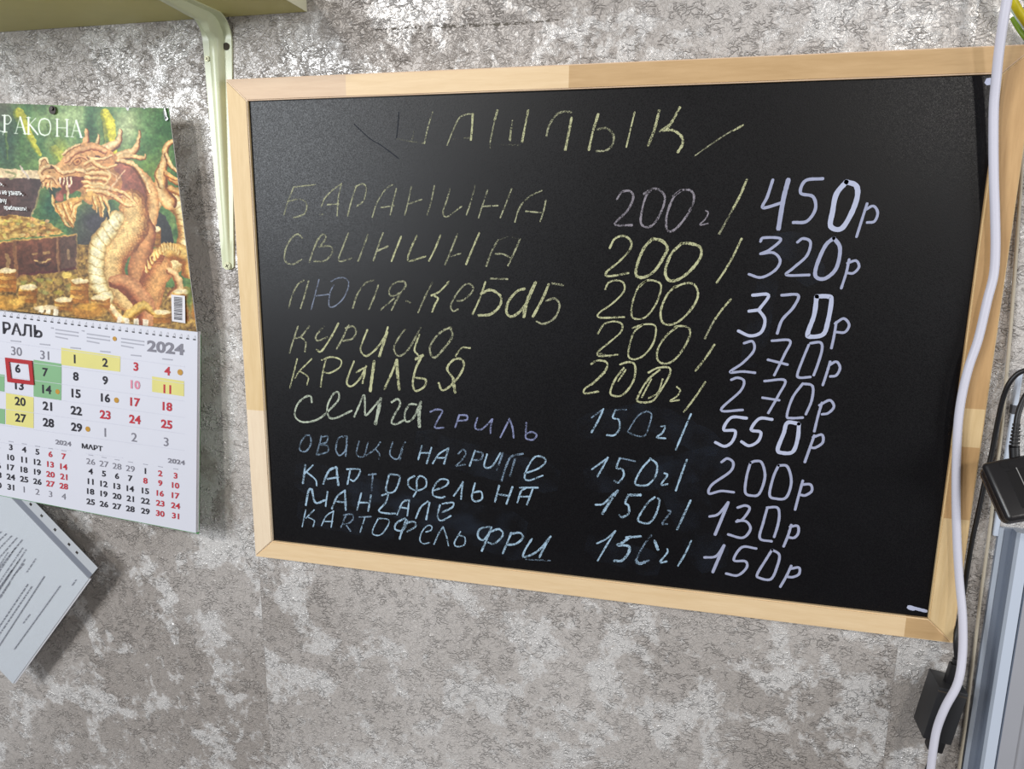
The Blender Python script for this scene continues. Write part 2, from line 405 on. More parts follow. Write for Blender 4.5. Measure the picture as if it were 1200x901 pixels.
writing('faint blue chalk line ОВОЩИ НА ГРИЛЕ', [
 ('C','bf',2.2,'100,212 80,240 75,272 100,278 120,250 118,215 100,212|165,215 145,292|165,220 190,215 185,240 160,250 190,255 190,280 150,292|265,215 235,225 225,270 240,295 265,270 270,215|270,250 265,298'),
 ('C','bf',1.9,'320,235 310,290 340,298 358,240|350,295 385,270 408,240|390,270 405,290 402,310|460,240 448,290 480,310 500,260 512,240|500,270 490,312|730,290 750,270 762,290 735,325 722,338 760,332'),
 ('C','b',2.2,'580,255 565,312|572,285 610,285|620,262 600,328|625,328 650,290 690,265|690,265 672,330|645,305 680,305|800,275 778,338|850,290 838,340 870,340 905,285|1005,370 1060,350 1090,325 1085,305 1050,300 1020,340 1005,385 1025,398 1080,378'),
 ('C','bf',2.4,'800,278 830,285 825,310 795,315|915,285 890,355|910,400 925,350 950,300 998,288|965,310 945,380')])
writing('blue chalk line КАРТОФЕЛЬ НА', [
 ('C','b',3.0,'98,335 88,410|172,412 195,360 225,343|228,345 230,380 235,418'),
 ('C','b',2.3,'130,335 95,370|105,365 140,395 145,420|190,392 235,385|285,350 272,415|270,352 320,352 322,370 300,400 285,395|445,372 432,440 465,445 487,400 485,378 445,372|630,440 680,420 688,398 655,395 628,430 628,460 660,470 675,465|712,462 735,430 750,405|750,405 745,440 742,475|800,410 787,465 800,485 828,475 825,445 795,448|900,420 882,488|890,455 940,462|955,425 930,495'),
 ('C','bf',2.2,'360,375 390,372|378,370 372,440'),
 ('C','b',2.2,'550,380 525,395 528,425 560,440 595,425 597,395 575,380 560,395 558,440 545,465|975,490 990,445 1010,430|1040,430 1015,498|985,428 1060,428|990,465 1025,465')])
writing('blue chalk line МАНГАЛЕ', [
 ('C','b',2.9,'100,500 112,440 125,435|125,435 140,490 180,480|262,440 265,520'),
 ('C','b',2.3,'190,445 182,505|208,515 230,465 262,440|225,485 265,490|330,450 312,520|318,490 360,490|370,460 358,525|415,460 440,455 430,490 402,525 440,535 470,535|478,540 500,490 528,478|528,478 520,545|495,510 525,515|555,555 575,510 605,485|612,490 598,560|655,500 645,545 660,565 700,545|665,530 705,510 708,490 665,495')])
writing('blue chalk line КАРТОФЕЛЬ ФРИ', [
 ('C','b',1.8,'100,520 85,590|135,520 100,555|108,550 135,565 130,590|165,585 185,545 215,525|215,525 205,592|180,568 212,568|345,550 325,612|400,555 378,600 380,622 412,622 442,580 440,560 400,555|596,612 618,604 620,588 602,586 580,612 572,645 588,660 612,655|630,662 650,618 668,590|668,590 682,630 690,668|740,610 715,655 725,672 755,665 758,635 735,625'),
 ('C','bf',2.0,'265,545 245,592|256,542 290,538 296,556 280,574 254,580|268,584 285,608|320,550 370,548|1010,725 1110,730'),
 ('C','b',2.6,'510,555 475,575 470,600 500,605 520,570 515,560|515,560 500,600 488,640|520,572 550,570 552,590 520,610|860,590 820,600 812,630 835,645 862,610|868,592 845,650 828,690|865,610 900,600 915,625 880,660 855,655|950,615 915,700|945,620 985,615 998,635 970,660 935,665|1035,640 1005,690 1003,715 1060,690 1113,630|1105,640 1065,718')])
writing('greyish chalk weight 200г with a yellow slash', [
 ('D','gl',2.4,'340,505 365,470 405,468 418,500 390,560 340,610 335,630 412,630|510,455 480,490 460,560 455,620 485,640 520,620 555,560 570,500 550,465 510,455 470,480|650,462 610,500 580,580 578,645 600,660 640,630 690,560 710,500 695,465 650,462 610,490'),
 ('D','gl',1.5,'765,560 778,570 765,600 738,628 778,622'), ('D','y',2.4,'963,412 930,490 895,555'), ('D','yf',2.0,'895,555 860,620 830,672')])
writing('thick yellow chalk weight 200 with a slash, second row', [
 ('D','y',2.3,'305,740 330,695 375,682 408,710 400,750 350,805 290,855 300,875 395,860'),
 ('D','y',3.1,'510,695 470,740 440,810 432,870 470,880 520,850 560,790 582,740 555,705 510,695|650,718 600,770 572,850 590,895 640,888 700,840 742,780 738,735 690,718 650,718'),
 ('P','y',2.2,'869,279.7 858.7,301 850,316 840,331')])
writing('yellow chalk weight 200 with a slash, third row', [
 ('E','y',2.0,'222,175 240,140 285,128 320,145 318,190 260,250 190,300 195,325 322,322|440,130 400,160 370,230 360,300 375,330 430,325 480,270 510,200 515,150 480,130 440,130 405,160'),
 ('E','y',2.3,'590,160 545,210 515,290 525,350 570,362 630,330 690,260 712,200 690,150 640,145 580,170'), ('E','y',2.2,'885,228 840,280 800,335'), ('E','yf',2.0,'800,335 770,390 748,435')])
writing('yellow chalk weight 200 with a slash, fourth row', [
 ('E','y',2.0,'183,410 215,360 270,345 310,360 305,400 250,450 185,505 195,528 290,520|420,362 375,400 350,470 345,530 380,545 430,520 475,460 490,390 475,362 420,362 365,380'),
 ('E','y',2.3,'600,375 545,420 500,490 500,550 540,568 590,545 640,480 670,410 655,375 600,370 585,385|798,468 750,540 698,605'), ('E','yf',2.2,'195,515 250,530')])
writing('yellow chalk weight 200г with doubled strokes and a slash', [
 ('E','y',2.3,'148,570 180,552 228,560 225,600 170,660 115,700 115,725 185,715|320,590 275,650 250,710 258,735 310,735 360,680 380,620 375,570 340,560 300,572|450,615 500,590 560,590 560,630 520,700 470,765 395,768 400,730 450,650 510,600'),
 ('E','y',1.9,'525,650 500,720 450,750|600,690 618,710 600,740 565,765 612,760|220,615 150,680|330,600 290,660|415,745 465,650'), ('E','y',2.2,'750,665 700,740 638,822')])
writing('thin blue chalk weight 150г, beside the lilac word', [
 ('F','bf',1.7,'130,115 185,75|240,80 290,78|385,85 345,105 305,165 303,185 370,200 395,150 405,100 385,85'), ('F','b',2.3,'185,75 160,130 130,182'),
 ('F','b',2.1,'240,80 228,115 255,125 258,165 235,195 200,195|450,155 468,155 455,185 430,205 470,210|587,98 560,160 517,262')])
writing('blue chalk weight 150г, second of the four', [
 ('F','b',2.3,'132,352 170,325 205,298|205,298 180,345 157,385|260,300 245,345 270,350 278,380 255,412 235,405|400,305 360,350 330,410 345,425 390,422 425,380 430,330 400,302|465,370 478,380 450,422 480,420|568,308 545,370 517,450'), ('F','bf',2.0,'260,300 330,315')])
writing('blue chalk weight 150г, third of the four', [
 ('F','b',3.2,'250,450 215,500 180,555|300,470 355,470'), ('F','b',2.4,'148,515 185,510 225,470 250,450|300,470 285,505 300,520 300,555 270,572 258,562|420,480 385,510 345,575 355,595 395,598 425,560 442,500 435,485|585,495 555,560 523,628'), ('F','bf',2.0,'480,540 492,550 455,600 478,603')])
writing('patchy blue chalk weight 150г, lowest of the four', [
 ('F','b',2.1,'155,692 200,670 240,635|240,635 200,700 158,772|478,718 478,735 445,778 475,775|588,680 560,740 527,795'),
 ('F','b',3.2,'300,668 270,690 250,700 300,705 300,735 270,770 235,772|290,665 355,660|335,770 350,785 375,778|420,680 435,720'), ('F','bf',2.2,'405,655 370,700 335,770 350,785 395,770')])
writing('white marker price 450р', [
 ('G','m',3.0,'262,72 240,140 222,185 298,165|465,67 395,75 375,125 425,140 435,190 400,240 345,245'), ('G','m',4.4,'325,72 305,150 285,270'),
 ('G','mt',4.8,'560,80 520,130 505,200 497,260 540,270 580,210 605,140 600,95 560,80'), ('G','m',2.5,'645,168 625,230 602,303|635,195 670,178 688,205 675,240 645,245')])
writing('white marker price 320р', [
 ('G','m',2.7,'212,322 225,307 295,312 250,355 212,372|212,372 265,368 292,400 270,440 215,468 165,455|362,325 385,310 415,325 400,380 345,430 318,458 410,458'),
 ('G','m',3.6,'510,308 475,340 440,420 437,465 475,472 520,430 535,350 510,308'), ('G','m',2.5,'572,395 560,450 540,512|565,410 600,400 612,425 590,450 565,450')])
writing('white marker price 370р', [
 ('G','mt',3.2,'180,540 245,540 205,600|205,600 165,605|205,600 230,640 215,690 170,705 122,685'), ('G','m',2.9,'298,540 365,540 345,590 300,640 280,695'),
 ('G','mt',4.4,'440,545 430,620 405,690 410,708 465,700 485,650 500,560 485,545 440,545'), ('G','m',2.6,'520,650 510,710 500,755|515,655 550,635 572,660 555,690 520,690')])
writing('white marker price 270р, upper of the two', [
 ('G','m',2.6,'145,735 180,728 185,765 140,815 88,852 140,850 190,855|258,725 332,725 310,780 268,865|242,802 322,822|408,742 380,810 362,862 372,875 415,872|415,735 455,732 462,760 445,820 428,865|495,810 480,860 465,905|490,825 520,810 535,835 520,865 495,870')])
writing('white marker price 270р, lower of the two', [
 ('H','m',2.6,'190,50 215,42 240,55 225,95 150,168 235,168|320,55 400,52 375,110 335,180|312,120 378,130|470,65 430,120 408,190 425,200 470,198|470,65 508,75 505,130 482,185|545,140 530,190 515,252|535,150 575,130 592,155 570,180 545,185')])
writing('white marker price 550р, its digits brighter', [
 ('H','mt',3.2,'250,200 190,198 160,245 205,250 195,290 165,310 128,295|350,205 300,202 268,245 305,255 295,290 260,308 230,292'),
 ('H','mt',4.0,'455,222 410,218 395,260 372,320 385,335 430,332 450,280 455,222'), ('H','m',2.7,'515,268 500,310 478,372|510,275 545,265 548,295 520,315 500,315')])
writing('white marker price 200р', [
 ('H','m',2.8,'152,372 175,358 198,375 185,410 115,460 103,495 150,485 200,490|265,375 250,430 245,490 270,503 300,495 322,430 310,375 285,368 265,375|375,385 355,430 340,500 365,515 405,510 425,450 410,390 375,385|470,445 455,500 440,558|465,460 500,460 505,485 480,502 460,500')])
writing('white marker price 130р', [
 ('H','m',2.8,'105,585 140,575 178,530|215,550 245,542 262,555 235,595 210,605|215,600 250,605 265,635 235,668 178,655|330,555 315,610 302,670 348,682|330,550 370,550 378,580 372,620 358,665|425,618 412,660 395,702|420,625 450,622 452,650 435,668 410,665'), ('H','m',3.4,'178,530 150,600 127,655')])
writing('white marker price 150р', [
 ('H','m',2.8,'85,745 130,740 162,698|288,710 232,705 200,755 245,760 250,785 215,815 170,808|350,715 325,755 292,810 300,825 345,830 370,780 378,735 350,715|425,778 405,820 382,860|420,790 455,785 455,810 430,822 405,820'), ('H','m',3.4,'162,698 140,750 118,802')])
writing('small white marker dot in the top right corner', [('P','mt',6.5,'1158.3,95.5 1159.3,95.8')])
writing('short white marker dash in the bottom right corner', [('P','mt',3.6,'1066,711 1073,713 1085,716'), ('P','mt',5.0,'1065.5,711.5 1070,713')])
# smears left by an eraser or a sleeve
bm = bmesh.new()
for q, wd in (('500,520 560,540 640,560', 40), ('360,560 480,590 600,620', 46), ('420,580 520,610 600,640', 40), ('690,500 760,490 830,520', 34), ('700,560 770,555 840,540', 40),
              ('360,600 450,620', 36), ('790,560 810,600 830,650', 50), ('700,640 760,660', 36), ('905,290 935,290 950,320', 30), ('900,330 890,380 880,420', 24)):
    pts = [at(*[float(c) for c in p.split(',')], POFF) for p in q.split()]
    PY += .00012; ribbon(bm, pts, wd * .00093, 0, .1); PY -= .00012
me = bpy.data.meshes.new('chalk_smear'); bm.to_mesh(me); bm.free()
link_me('chalk_smear', me, [M_SMEAR], board)['label'] = 'faint smears of wiped chalk'


# ------------------------------------------------------------------ calendar
CY_TOP, CY_MID, CY_BOT = .030, .032, .046        # how far the calendar stands off the wall
cal = empty('wall_calendar', at(62, 132, .0), 'large hanging wall calendar with a golden dragon picture above its month sheets', 'calendar')
card_m = simple('card_white', (214, 212, 216), .55, .3); green_m = simple('green_card', (70, 150, 70), .5, .4)
paper_m = simple('calendar_paper', (200, 200, 209), .5, .35, .015)
ink_b = simple('black_print', (38, 36, 44), .5, .3); ink_g = simple('grey_print', (120, 118, 128), .5, .3); ink_l = simple('light_grey_print', (160, 160, 170), .5, .3)
ink_r = simple('red_print', (176, 44, 56), .5, .3); ink_pk = simple('pink_print', (206, 130, 150), .5, .3); ink_yel = simple('yellow_cell', (206, 198, 122), .5, .3)
ink_gr = simple('green_cell', (122, 164, 122), .5, .3); ink_coin = simple('gold_coin_print', (176, 130, 40), .45, .4, .3, 600)
ink_line = simple('pale_rule', (190, 190, 200), .5, .3); white_print = simple('white_print', (236, 240, 238), .5, .3)

# ---- the printed picture: painted once into colours on a fine mesh of the card
SR = 3.2160                                    # drawing units per picture pixel, origin (0,100)
RX0, RX1, RY0, RY1, RS = -150., 750., 40., 945., 1.62   # raster window in drawing units
nx, ny = int((RX1 - RX0) / RS), int((RY1 - RY0) / RS)
gx, gy = np.meshgrid(RX0 + (np.arange(nx) + .5) * RS, RY0 + (np.arange(ny) + .5) * RS)
gx = gx.astype(np.float32); gy = gy.astype(np.float32)
IMG = np.zeros((ny, nx, 3), np.float32)
rng = np.random.default_rng(5)
def vnoise(sx, sy, octv=3, seed=0):
    r = np.random.default_rng(seed); out = np.zeros_like(gx); amp = 1; tot = 0
    for o in range(octv):
        cx, cy = sx / 2 ** o, sy / 2 ** o
        g = r.random((int((RY1 - RY0) / cy) + 3, int((RX1 - RX0) / cx) + 3)).astype(np.float32)
        fx, fy = (gx - RX0) / cx, (gy - RY0) / cy
        ix, iy = fx.astype(int), fy.astype(int); tx, ty = fx - ix, fy - iy
        tx = tx * tx * (3 - 2 * tx); ty = ty * ty * (3 - 2 * ty)
        out += amp * ((g[iy, ix] * (1 - tx) + g[iy, ix + 1] * tx) * (1 - ty) + (g[iy + 1, ix] * (1 - tx) + g[iy + 1, ix + 1] * tx) * ty)
        tot += amp; amp *= .5
    return out / tot
def blend(mask, col):
    global IMG
    c = np.array(col, np.float32) if not isinstance(col, np.ndarray) else col
    IMG = IMG * (1 - mask[..., None]) + c * mask[..., None]
def box_of(x0, x1, y0, y1):
    a = max(0, int((x0 - RX0) / RS)); b = min(nx, int((x1 - RX0) / RS) + 2); c_ = max(0, int((y0 - RY0) / RS)); d = min(ny, int((y1 - RY0) / RS) + 2)
    return slice(c_, max(d, c_)), slice(a, max(b, a))
def blob(x, y, rx, ry, col, op=1., hard=1.5):
    s = box_of(x - rx * 1.8, x + rx * 1.8, y - ry * 1.8, y + ry * 1.8)
    d = np.sqrt(((gx[s] - x) / rx) ** 2 + ((gy[s] - y) / ry) ** 2)
    m = np.clip((1.3 - d) * hard, 0, 1) * op
    IMG[s] = IMG[s] * (1 - m[..., None]) + np.array(col, np.float32) * m[..., None]
def inside(pts, X, Y):
    r = np.zeros(X.shape, bool); n = len(pts); j = n - 1
    for i in range(n):
        xi, yi = pts[i]; xj, yj = pts[j]
        if yi != yj:
            r ^= ((yi > Y) != (yj > Y)) & (X < (xj - xi) * (Y - yi) / (yj - yi) + xi)
        j = i
    return r
def pp(t): return [tuple(float(c) for c in p.split(',')) for p in t.split()]
def poly(t, col, col2=None, axis=(0, 1), nz=None, amt=0.2, op=1., smooth=False):
    pts = pp(t)
    if smooth:
        cs = catmull([(x, y, 0) for x, y in pts + [pts[0]]], 5); pts = [(c.x, c.y) for c in cs[:-1]]
    xs = [p[0] for p in pts]; ys = [p[1] for p in pts]; s = box_of(min(xs), max(xs), min(ys), max(ys))
    X, Y = gx[s], gy[s]; m = np.zeros(X.shape, np.float32)
    for dx, dy in ((-.4, -.4), (.4, -.4), (-.4, .4), (.4, .4)): m += inside(pts, X + dx * RS, Y + dy * RS) * .25
    c = np.array(col, np.float32)[None, None, :]
    if col2 is not None:
        pr = X * axis[0] + Y * axis[1]; t_ = (pr - pr.min()) / max(1e-6, pr.max() - pr.min())
        c = c * (1 - t_[..., None]) + np.array(col2, np.float32) * t_[..., None]
    if nz is not None: c = c * (1 + amt * (nz[s][..., None] - .5) * 2)
    m = m * op
    IMG[s] = IMG[s] * (1 - m[..., None]) + c * m[..., None]
def limb(t, radii, dark, mid, light, scales=0, lit=-.35, bands=0, smooth=True, op=1.):
    """a rounded tube: light along one flank, dark rims, with scale or band marks"""
    cs = catmull([(x, y, 0) for x, y in pp(t)], 9); n = len(cs)
    P = np.array([(c.x, c.y) for c in cs], np.float32); R = np.interp(np.linspace(0, 1, n), np.linspace(0, 1, len(radii)), radii)
    mr = max(radii); s = box_of(P[:, 0].min() - mr, P[:, 0].max() + mr, P[:, 1].min() - mr, P[:, 1].max() + mr)
    X, Y = gx[s], gy[s]; best = np.full(X.shape, 9., np.float32); sd = np.zeros_like(X); arc = np.zeros_like(X)
    L = np.concatenate([[0], np.cumsum(np.hypot(*np.diff(P, axis=0).T))])
    for i in range(n - 1):
        a, b = P[i], P[i + 1]; e = b - a; ll = max(1e-6, float(e @ e))
        t_ = np.clip(((X - a[0]) * e[0] + (Y - a[1]) * e[1]) / ll, 0, 1)
        dx, dy = X - a[0] - t_ * e[0], Y - a[1] - t_ * e[1]; r = R[i] * (1 - t_) + R[i + 1] * t_
        d = np.hypot(dx, dy) / r; sg = np.sign(e[0] * dy - e[1] * dx)
        q = d < best; best = np.where(q, d, best); sd = np.where(q, d * sg, sd); arc = np.where(q, L[i] + t_ * math.sqrt(ll), arc)
    m = np.clip((1 - best) * mr / RS * .8, 0, 1) * op
    k_ = np.clip(1 - ((sd - lit) / .95) ** 2, 0, 1)
    if scales:
        k_ = np.clip(k_ + .22 * np.sin(arc / scales * 6.28 + 3 * np.abs(sd)) * np.sin(sd * mr / scales * 5), 0, 1)
    if bands: k_ = np.clip(k_ - .45 * (np.abs(((arc / bands + sd * .35) % 1) - .5) > .42), 0, 1)
    D, M_, Lt = (np.array(c, np.float32) for c in (dark, mid, light))
    c = np.where(k_[..., None] < .5, D + (M_ - D) * k_[..., None] * 2, M_ + (Lt - M_) * (k_[..., None] - .5) * 2)
    IMG[s] = IMG[s] * (1 - m[..., None]) + c * m[..., None]
def line(t, wd, col, op=1.):
    limb(t, [wd], col, col, col, op=op)

nA, nB, nC = vnoise(60, 60, 4, 1), vnoise(26, 26, 3, 2), vnoise(9, 9, 2, 3); nV = vnoise(28, 170, 4, 4)
# jungle behind
base = np.zeros_like(IMG); c1, c2 = np.array((44, 92, 58), np.float32), np.array((132, 158, 90), np.float32)
IMG = c1 + (c2 - c1) * np.clip((nV * .6 + nB * .5 - .25) * 1.5, 0, 1)[..., None]
for a in ((0, 90, 60, 120, (96, 92, 90), .7), (20, 230, 60, 110, (56, 84, 74), .9), (95, 110, 22, 60, (58, 104, 62), .8), (150, 150, 60, 70, (168, 196, 140), .5), (270, 120, 90, 60, (176, 202, 150), .8),
          (260, 250, 80, 70, (150, 178, 118), .55), (340, 160, 26, 120, (40, 84, 52), .9), (230, 260, 28, 60, (190, 190, 50), .5), (110, 250, 60, 70, (86, 122, 74), .6), (160, 300, 60, 30, (120, 150, 80), .6),
          (480, 150, 55, 90, (190, 206, 160), .85), (560, 140, 50, 70, (110, 150, 96), .7), (620, 160, 60, 90, (54, 104, 58), .8), (600, 260, 60, 60, (96, 140, 70), .6), (560, 330, 50, 60, (110, 140, 50), .6), (680, 330, 40, 90, (40, 86, 50), .9),
          (580, 220, 30, 30, (46, 90, 52), .6), (190, 460, 40, 60, (40, 84, 66), .9), (360, 520, 90, 80, (64, 62, 72), 1.), (330, 600, 80, 60, (70, 68, 70), .95), (700, 240, 30, 80, (52, 92, 56), .8)):
    blob(*a[:4], a[4], a[5], 1.0)
limb('70,108 96,150 116,200 150,260', [24, 18, 14, 8], (120, 140, 50), (190, 186, 46), (206, 200, 60), op=.85)
for q_ in ('60,130 90,190', '104,120 130,190', '180,150 210,230', '20,180 30,280', '330,190 345,270'): limb(q_, [7, 4], (50, 90, 50), (84, 120, 60), (110, 140, 70), op=.7)
limb('396,108 412,150 420,200 432,250', [20, 24, 16, 12], (130, 140, 40), (204, 198, 40), (220, 214, 60))
limb('392,140 396,230', [7, 6], (60, 90, 40), (130, 140, 50), (160, 160, 60), op=.7)
limb('205,245 228,270 246,300 240,340', [20, 22, 18, 12], (120, 140, 60), (176, 180, 60), (190, 190, 80), op=.7)
poly('70,120 84,118 104,330 76,330', (70, 110, 60), op=.5)
IMG *= (1 + .22 * (nC[..., None] - .5))
# coin hoard on the floor
g = np.clip(nC * 1.3 - .1, 0, 1)[..., None]
floor_c = np.array((88, 62, 36), np.float32) + (np.array((206, 166, 86), np.float32) - np.array((88, 62, 36), np.float32)) * g
def area_poly(t, colors):
    pts = pp(t); m = np.zeros(gx.shape, np.float32)
    m += inside(pts, gx, gy); blend(m, colors)
area_poly('-160,700 290,600 360,600 420,760 760,760 760,960 -160,960', floor_c)
poly('-160,720 290,640 330,700 330,860 -160,860', (120, 92, 50), nz=nC, amt=.6, op=.45)
# the open chest
poly('-160,300 152,322 158,352 -160,350', (214, 190, 152), (226, 204, 170), nz=nB, amt=.1)
poly('-160,345 150,352 158,372 118,505 -160,500', (104, 66, 60), (74, 58, 60), axis=(1, 0), nz=nB, amt=.2)
line('158,372 118,505', 4, (150, 140, 100))
line('78,306 96,330 106,352', 5, (196, 184, 176)); line('20,325 50,330 62,340 40,352', 5, (150, 150, 110))
hc = np.array((120, 78, 30), np.float32) + (np.array((240, 206, 118), np.float32) - np.array((120, 78, 30), np.float32)) * np.clip(vnoise(16, 12, 2, 9) * 1.5 - .25, 0, 1)[..., None]
area_poly('-160,500 60,488 130,500 190,520 240,558 -160,600', hc)
for i in range(70): blob(rng.uniform(-150, 200), rng.uniform(505, 575), rng.uniform(5, 10), rng.uniform(3, 6), (rng.uniform(200, 250), rng.uniform(160, 215), rng.uniform(80, 140)), .75, 3)
poly('-160,605 285,562 288,690 -160,752', (118, 70, 50), (84, 50, 44), axis=(.2, 1), nz=nB, amt=.25)
poly('225,575 285,562 288,690 232,702', (92, 66, 58), nz=nB, amt=.2)
line('-160,606 285,563', 4, (190, 150, 84)); line('-160,745 288,690', 6, (90, 44, 44)); line('215,578 222,700', 6, (140, 100, 70)); line('55,592 62,720', 8, (136, 92, 62)); line('288,565 290,690', 3, (150, 120, 80))
line('130,660 165,665 188,655', 4, (214, 176, 116)); line('125,635 140,632', 5, (170, 130, 84)); line('165,633 185,630', 5, (170, 130, 84)); line('25,640 32,660 28,690', 8, (164, 126, 84)); line('256,625 258,650', 7, (150, 120, 90)); line('150,600 152,690', 10, (70, 40, 36), .5)
line('135,673 170,680 190,668', 5, (60, 34, 34), .8)

A_, B_, C_ = (112, 58, 30), (204, 148, 88), (244, 214, 160)         # carved gold: shadow, body, light
# tail loop on the right
limb('600,402 690,450 712,540 700,620 650,660 600,690', [40, 50, 46, 44, 50, 56], (150, 96, 46), (214, 170, 104), (246, 226, 170), 9, -.1)
limb('580,480 600,430 640,420 690,470 708,560 690,620', [16, 24, 30, 34, 30, 22], (170, 116, 62), (228, 196, 132), (250, 236, 190), 0, 0, 26)
poly('560,505 600,480 625,490 640,530 655,590 620,600 590,590 560,560', (58, 60, 62), (44, 46, 52))
limb('560,700 600,650 650,625 712,650 712,700', [40, 40, 34, 34, 30], (148, 84, 34), (206, 150, 72), (240, 204, 120), 7, -.3)
limb('640,440 610,400 608,340 620,290 625,240 645,214 690,210', [30, 30, 22, 15, 13, 10, 5], A_, (212, 150, 86), (246, 210, 150), 0, -.2)
limb('625,260 640,300 672,330', [10, 9, 4], A_, (206, 150, 84), C_); limb('605,300 595,340 606,380', [8, 14, 10], (140, 80, 36), (224, 184, 110), C_)
for q in ('640,350 670,370 690,392', '640,390 680,410 705,440', '625,330 655,350 680,360'): limb(q, [12, 8, 2], (150, 80, 30), (216, 146, 74), (238, 190, 120))
# stack of coins in the loop
def stack(x, y, rx, h, n):
    for i in range(n):
        yy = y + h * (1 - i / n)
        poly(f'{x-rx},{yy-h/n} {x+rx},{yy-h/n} {x+rx},{yy} {x-rx},{yy}', (232, 184, 90) if i % 2 else (186, 122, 48), (150, 92, 40), axis=(1, 0), nz=nC, amt=.15)
        line(f'{x-rx},{yy} {x},{yy+4} {x+rx},{yy}', 1.8, (120, 70, 30), .8)
    blob(x, y, rx * .8, 9, (242, 220, 168), 1, 6); blob(x, y - 1, rx * .6, 5, (252, 236, 200), .8, 4)
stack(582, 540, 26, 70, 5)
# dark membrane of the neck and the body
poly('400,300 470,290 530,330 560,400 570,480 520,480 460,440 390,400 380,340', (160, 92, 74), (136, 76, 62), nz=nB, amt=.18, smooth=True)
limb('500,300 545,350 572,420 566,500 535,570', [10, 20, 26, 30, 20], A_, (206, 140, 82), (236, 190, 130), 0, -.2)
limb('545,520 560,560 540,620 520,690 520,740', [28, 30, 36, 40, 30], (130, 70, 44), (186, 118, 72), (214, 150, 96), 0, .1)
limb('500,440 505,520 470,580 430,640 425,720 470,800 520,850', [50, 62, 60, 52, 50, 44, 30], (138, 78, 42), (206, 150, 88), (242, 206, 140), 11, .1)
limb('440,500 410,545 372,600 362,680 372,750 408,800', [30, 38, 36, 34, 34, 24], (176, 138, 80), (228, 208, 150), (248, 240, 206), 0, 0, 34)
for i in range(9):
    y0 = 380 + i * 26
    line(f'{545 - i*4},{y0} {566 - i*5},{y0+8} {572 - i*5},{y0+22}', 2.2, (150, 84, 44), .6)
# hind leg and claws
limb('600,690 570,760 560,830', [52, 52, 44], (140, 74, 44), (196, 124, 72), (226, 168, 104), 8, -.3)
limb('640,700 665,720 672,770 640,790', [14, 16, 18, 12], (150, 84, 48), (216, 160, 100), (246, 210, 156))
limb('430,740 470,745 510,780 545,830 550,880', [24, 36, 38, 40, 36], (132, 68, 44), (190, 116, 76), (222, 158, 108), 0, -.4)
limb('470,880 510,850 545,830 575,860', [18, 22, 18, 8], (150, 100, 30), (214, 164, 66), (238, 200, 110))
limb('410,830 440,870 480,900', [14, 16, 14], (180, 120, 60), (226, 180, 120), (250, 226, 180))
for i in range(13):
    a = i / 12; x = 555 + 120 * a; y = 700 - 85 * math.sin(a * 2.2)
    limb(f'{x},{y} {x-8+8*a},{y-26}', [8, 1.5], (180, 110, 40), (232, 184, 96), (250, 220, 150))
# antlers, mane and whiskers
limb('330,290 400,240 445,215 455,170', [18, 24, 16, 6], A_, (214, 160, 106), (246, 216, 170), 0, -.3)
limb('380,300 440,270 500,248 520,220 526,172', [16, 18, 14, 10, 4], A_, (208, 152, 96), (244, 208, 156), 0, -.3)
limb('318,235 326,205 326,170', [16, 14, 7], A_, (206, 140, 90), (238, 190, 136)); limb('368,215 372,185', [10, 4], A_, (214, 160, 110), C_)
limb('415,300 470,268 540,275 548,262', [14, 14, 9, 4], A_, (210, 156, 92), (240, 204, 148))
limb('440,285 500,300 540,350 560,400', [10, 12, 12, 8], A_, (214, 156, 92), C_)
# head
poly('148,300 152,280 172,278 196,300 230,285 250,250 290,222 350,215 410,240 440,270 430,310 460,350 450,400 420,430 350,450 310,430 300,400 240,395 175,385 150,350', (222, 176, 120), (188, 122, 72), axis=(1, .6), nz=nB, amt=.14, smooth=True)
limb('250,285 290,250 350,235 400,250', [10, 12, 12, 8], (140, 74, 44), (204, 140, 92), (232, 180, 130))
limb('240,262 262,240 300,222', [6, 8, 6], A_, (206, 150, 100), C_)
limb('150,300 152,285 168,275 182,290', [5, 7, 8, 5], A_, (214, 176, 120), (246, 220, 170))
limb('160,345 150,330 170,310 200,305 240,330 300,320 330,335', [8, 9, 10, 9, 9, 9, 8], (140, 80, 48), (218, 164, 106), (248, 216, 164), 0, -.3)
blob(196, 308, 7, 6, (92, 50, 30), 1, 2); blob(188, 326, 5, 4, (130, 80, 50), .8, 2)
blob(291, 287, 15, 14, (120, 60, 34), .9, 3); blob(291, 286, 11, 11, (226, 160, 96), 1, 4); blob(293, 287, 5, 6, (150, 80, 40), 1, 3)
limb('262,300 290,270 325,275 345,300', [4, 5, 6, 5], A_, (196, 126, 80), (230, 176, 124))
blob(370, 270, 12, 6, (74, 38, 30), .9, 2)
limb('330,270 372,280 420,265', [6, 8, 6], A_, (216, 160, 108), C_)
# mouth
poly('215,352 250,345 310,345 318,372 290,395 262,408 240,410 235,438 205,430 208,400 232,388', (108, 50, 44), (150, 80, 66), smooth=True)
poly('186,385 232,388 210,425 200,440 188,420', (52, 74, 60)); blob(222, 420, 12, 18, (176, 104, 92), .9, 2); blob(262, 378, 6, 6, (226, 200, 200), .9, 2)
for x in (225, 240, 254, 268): limb(f'{x},350 {x+1},366 {x-1},376', [5, 4, 1.5], (180, 130, 90), (240, 214, 170), (252, 240, 210))
for x, y in ((160, 378), (176, 384), (192, 384)): limb(f'{x},{y-14} {x+3},{y+8}', [8, 2.5], A_, (222, 160, 96), C_)
limb('250,380 256,410 250,440', [7, 7, 5], A_, (226, 176, 130), C_)
limb('158,360 172,345 200,352 215,372', [6, 8, 7, 5], A_, (210, 150, 96), (240, 200, 150))
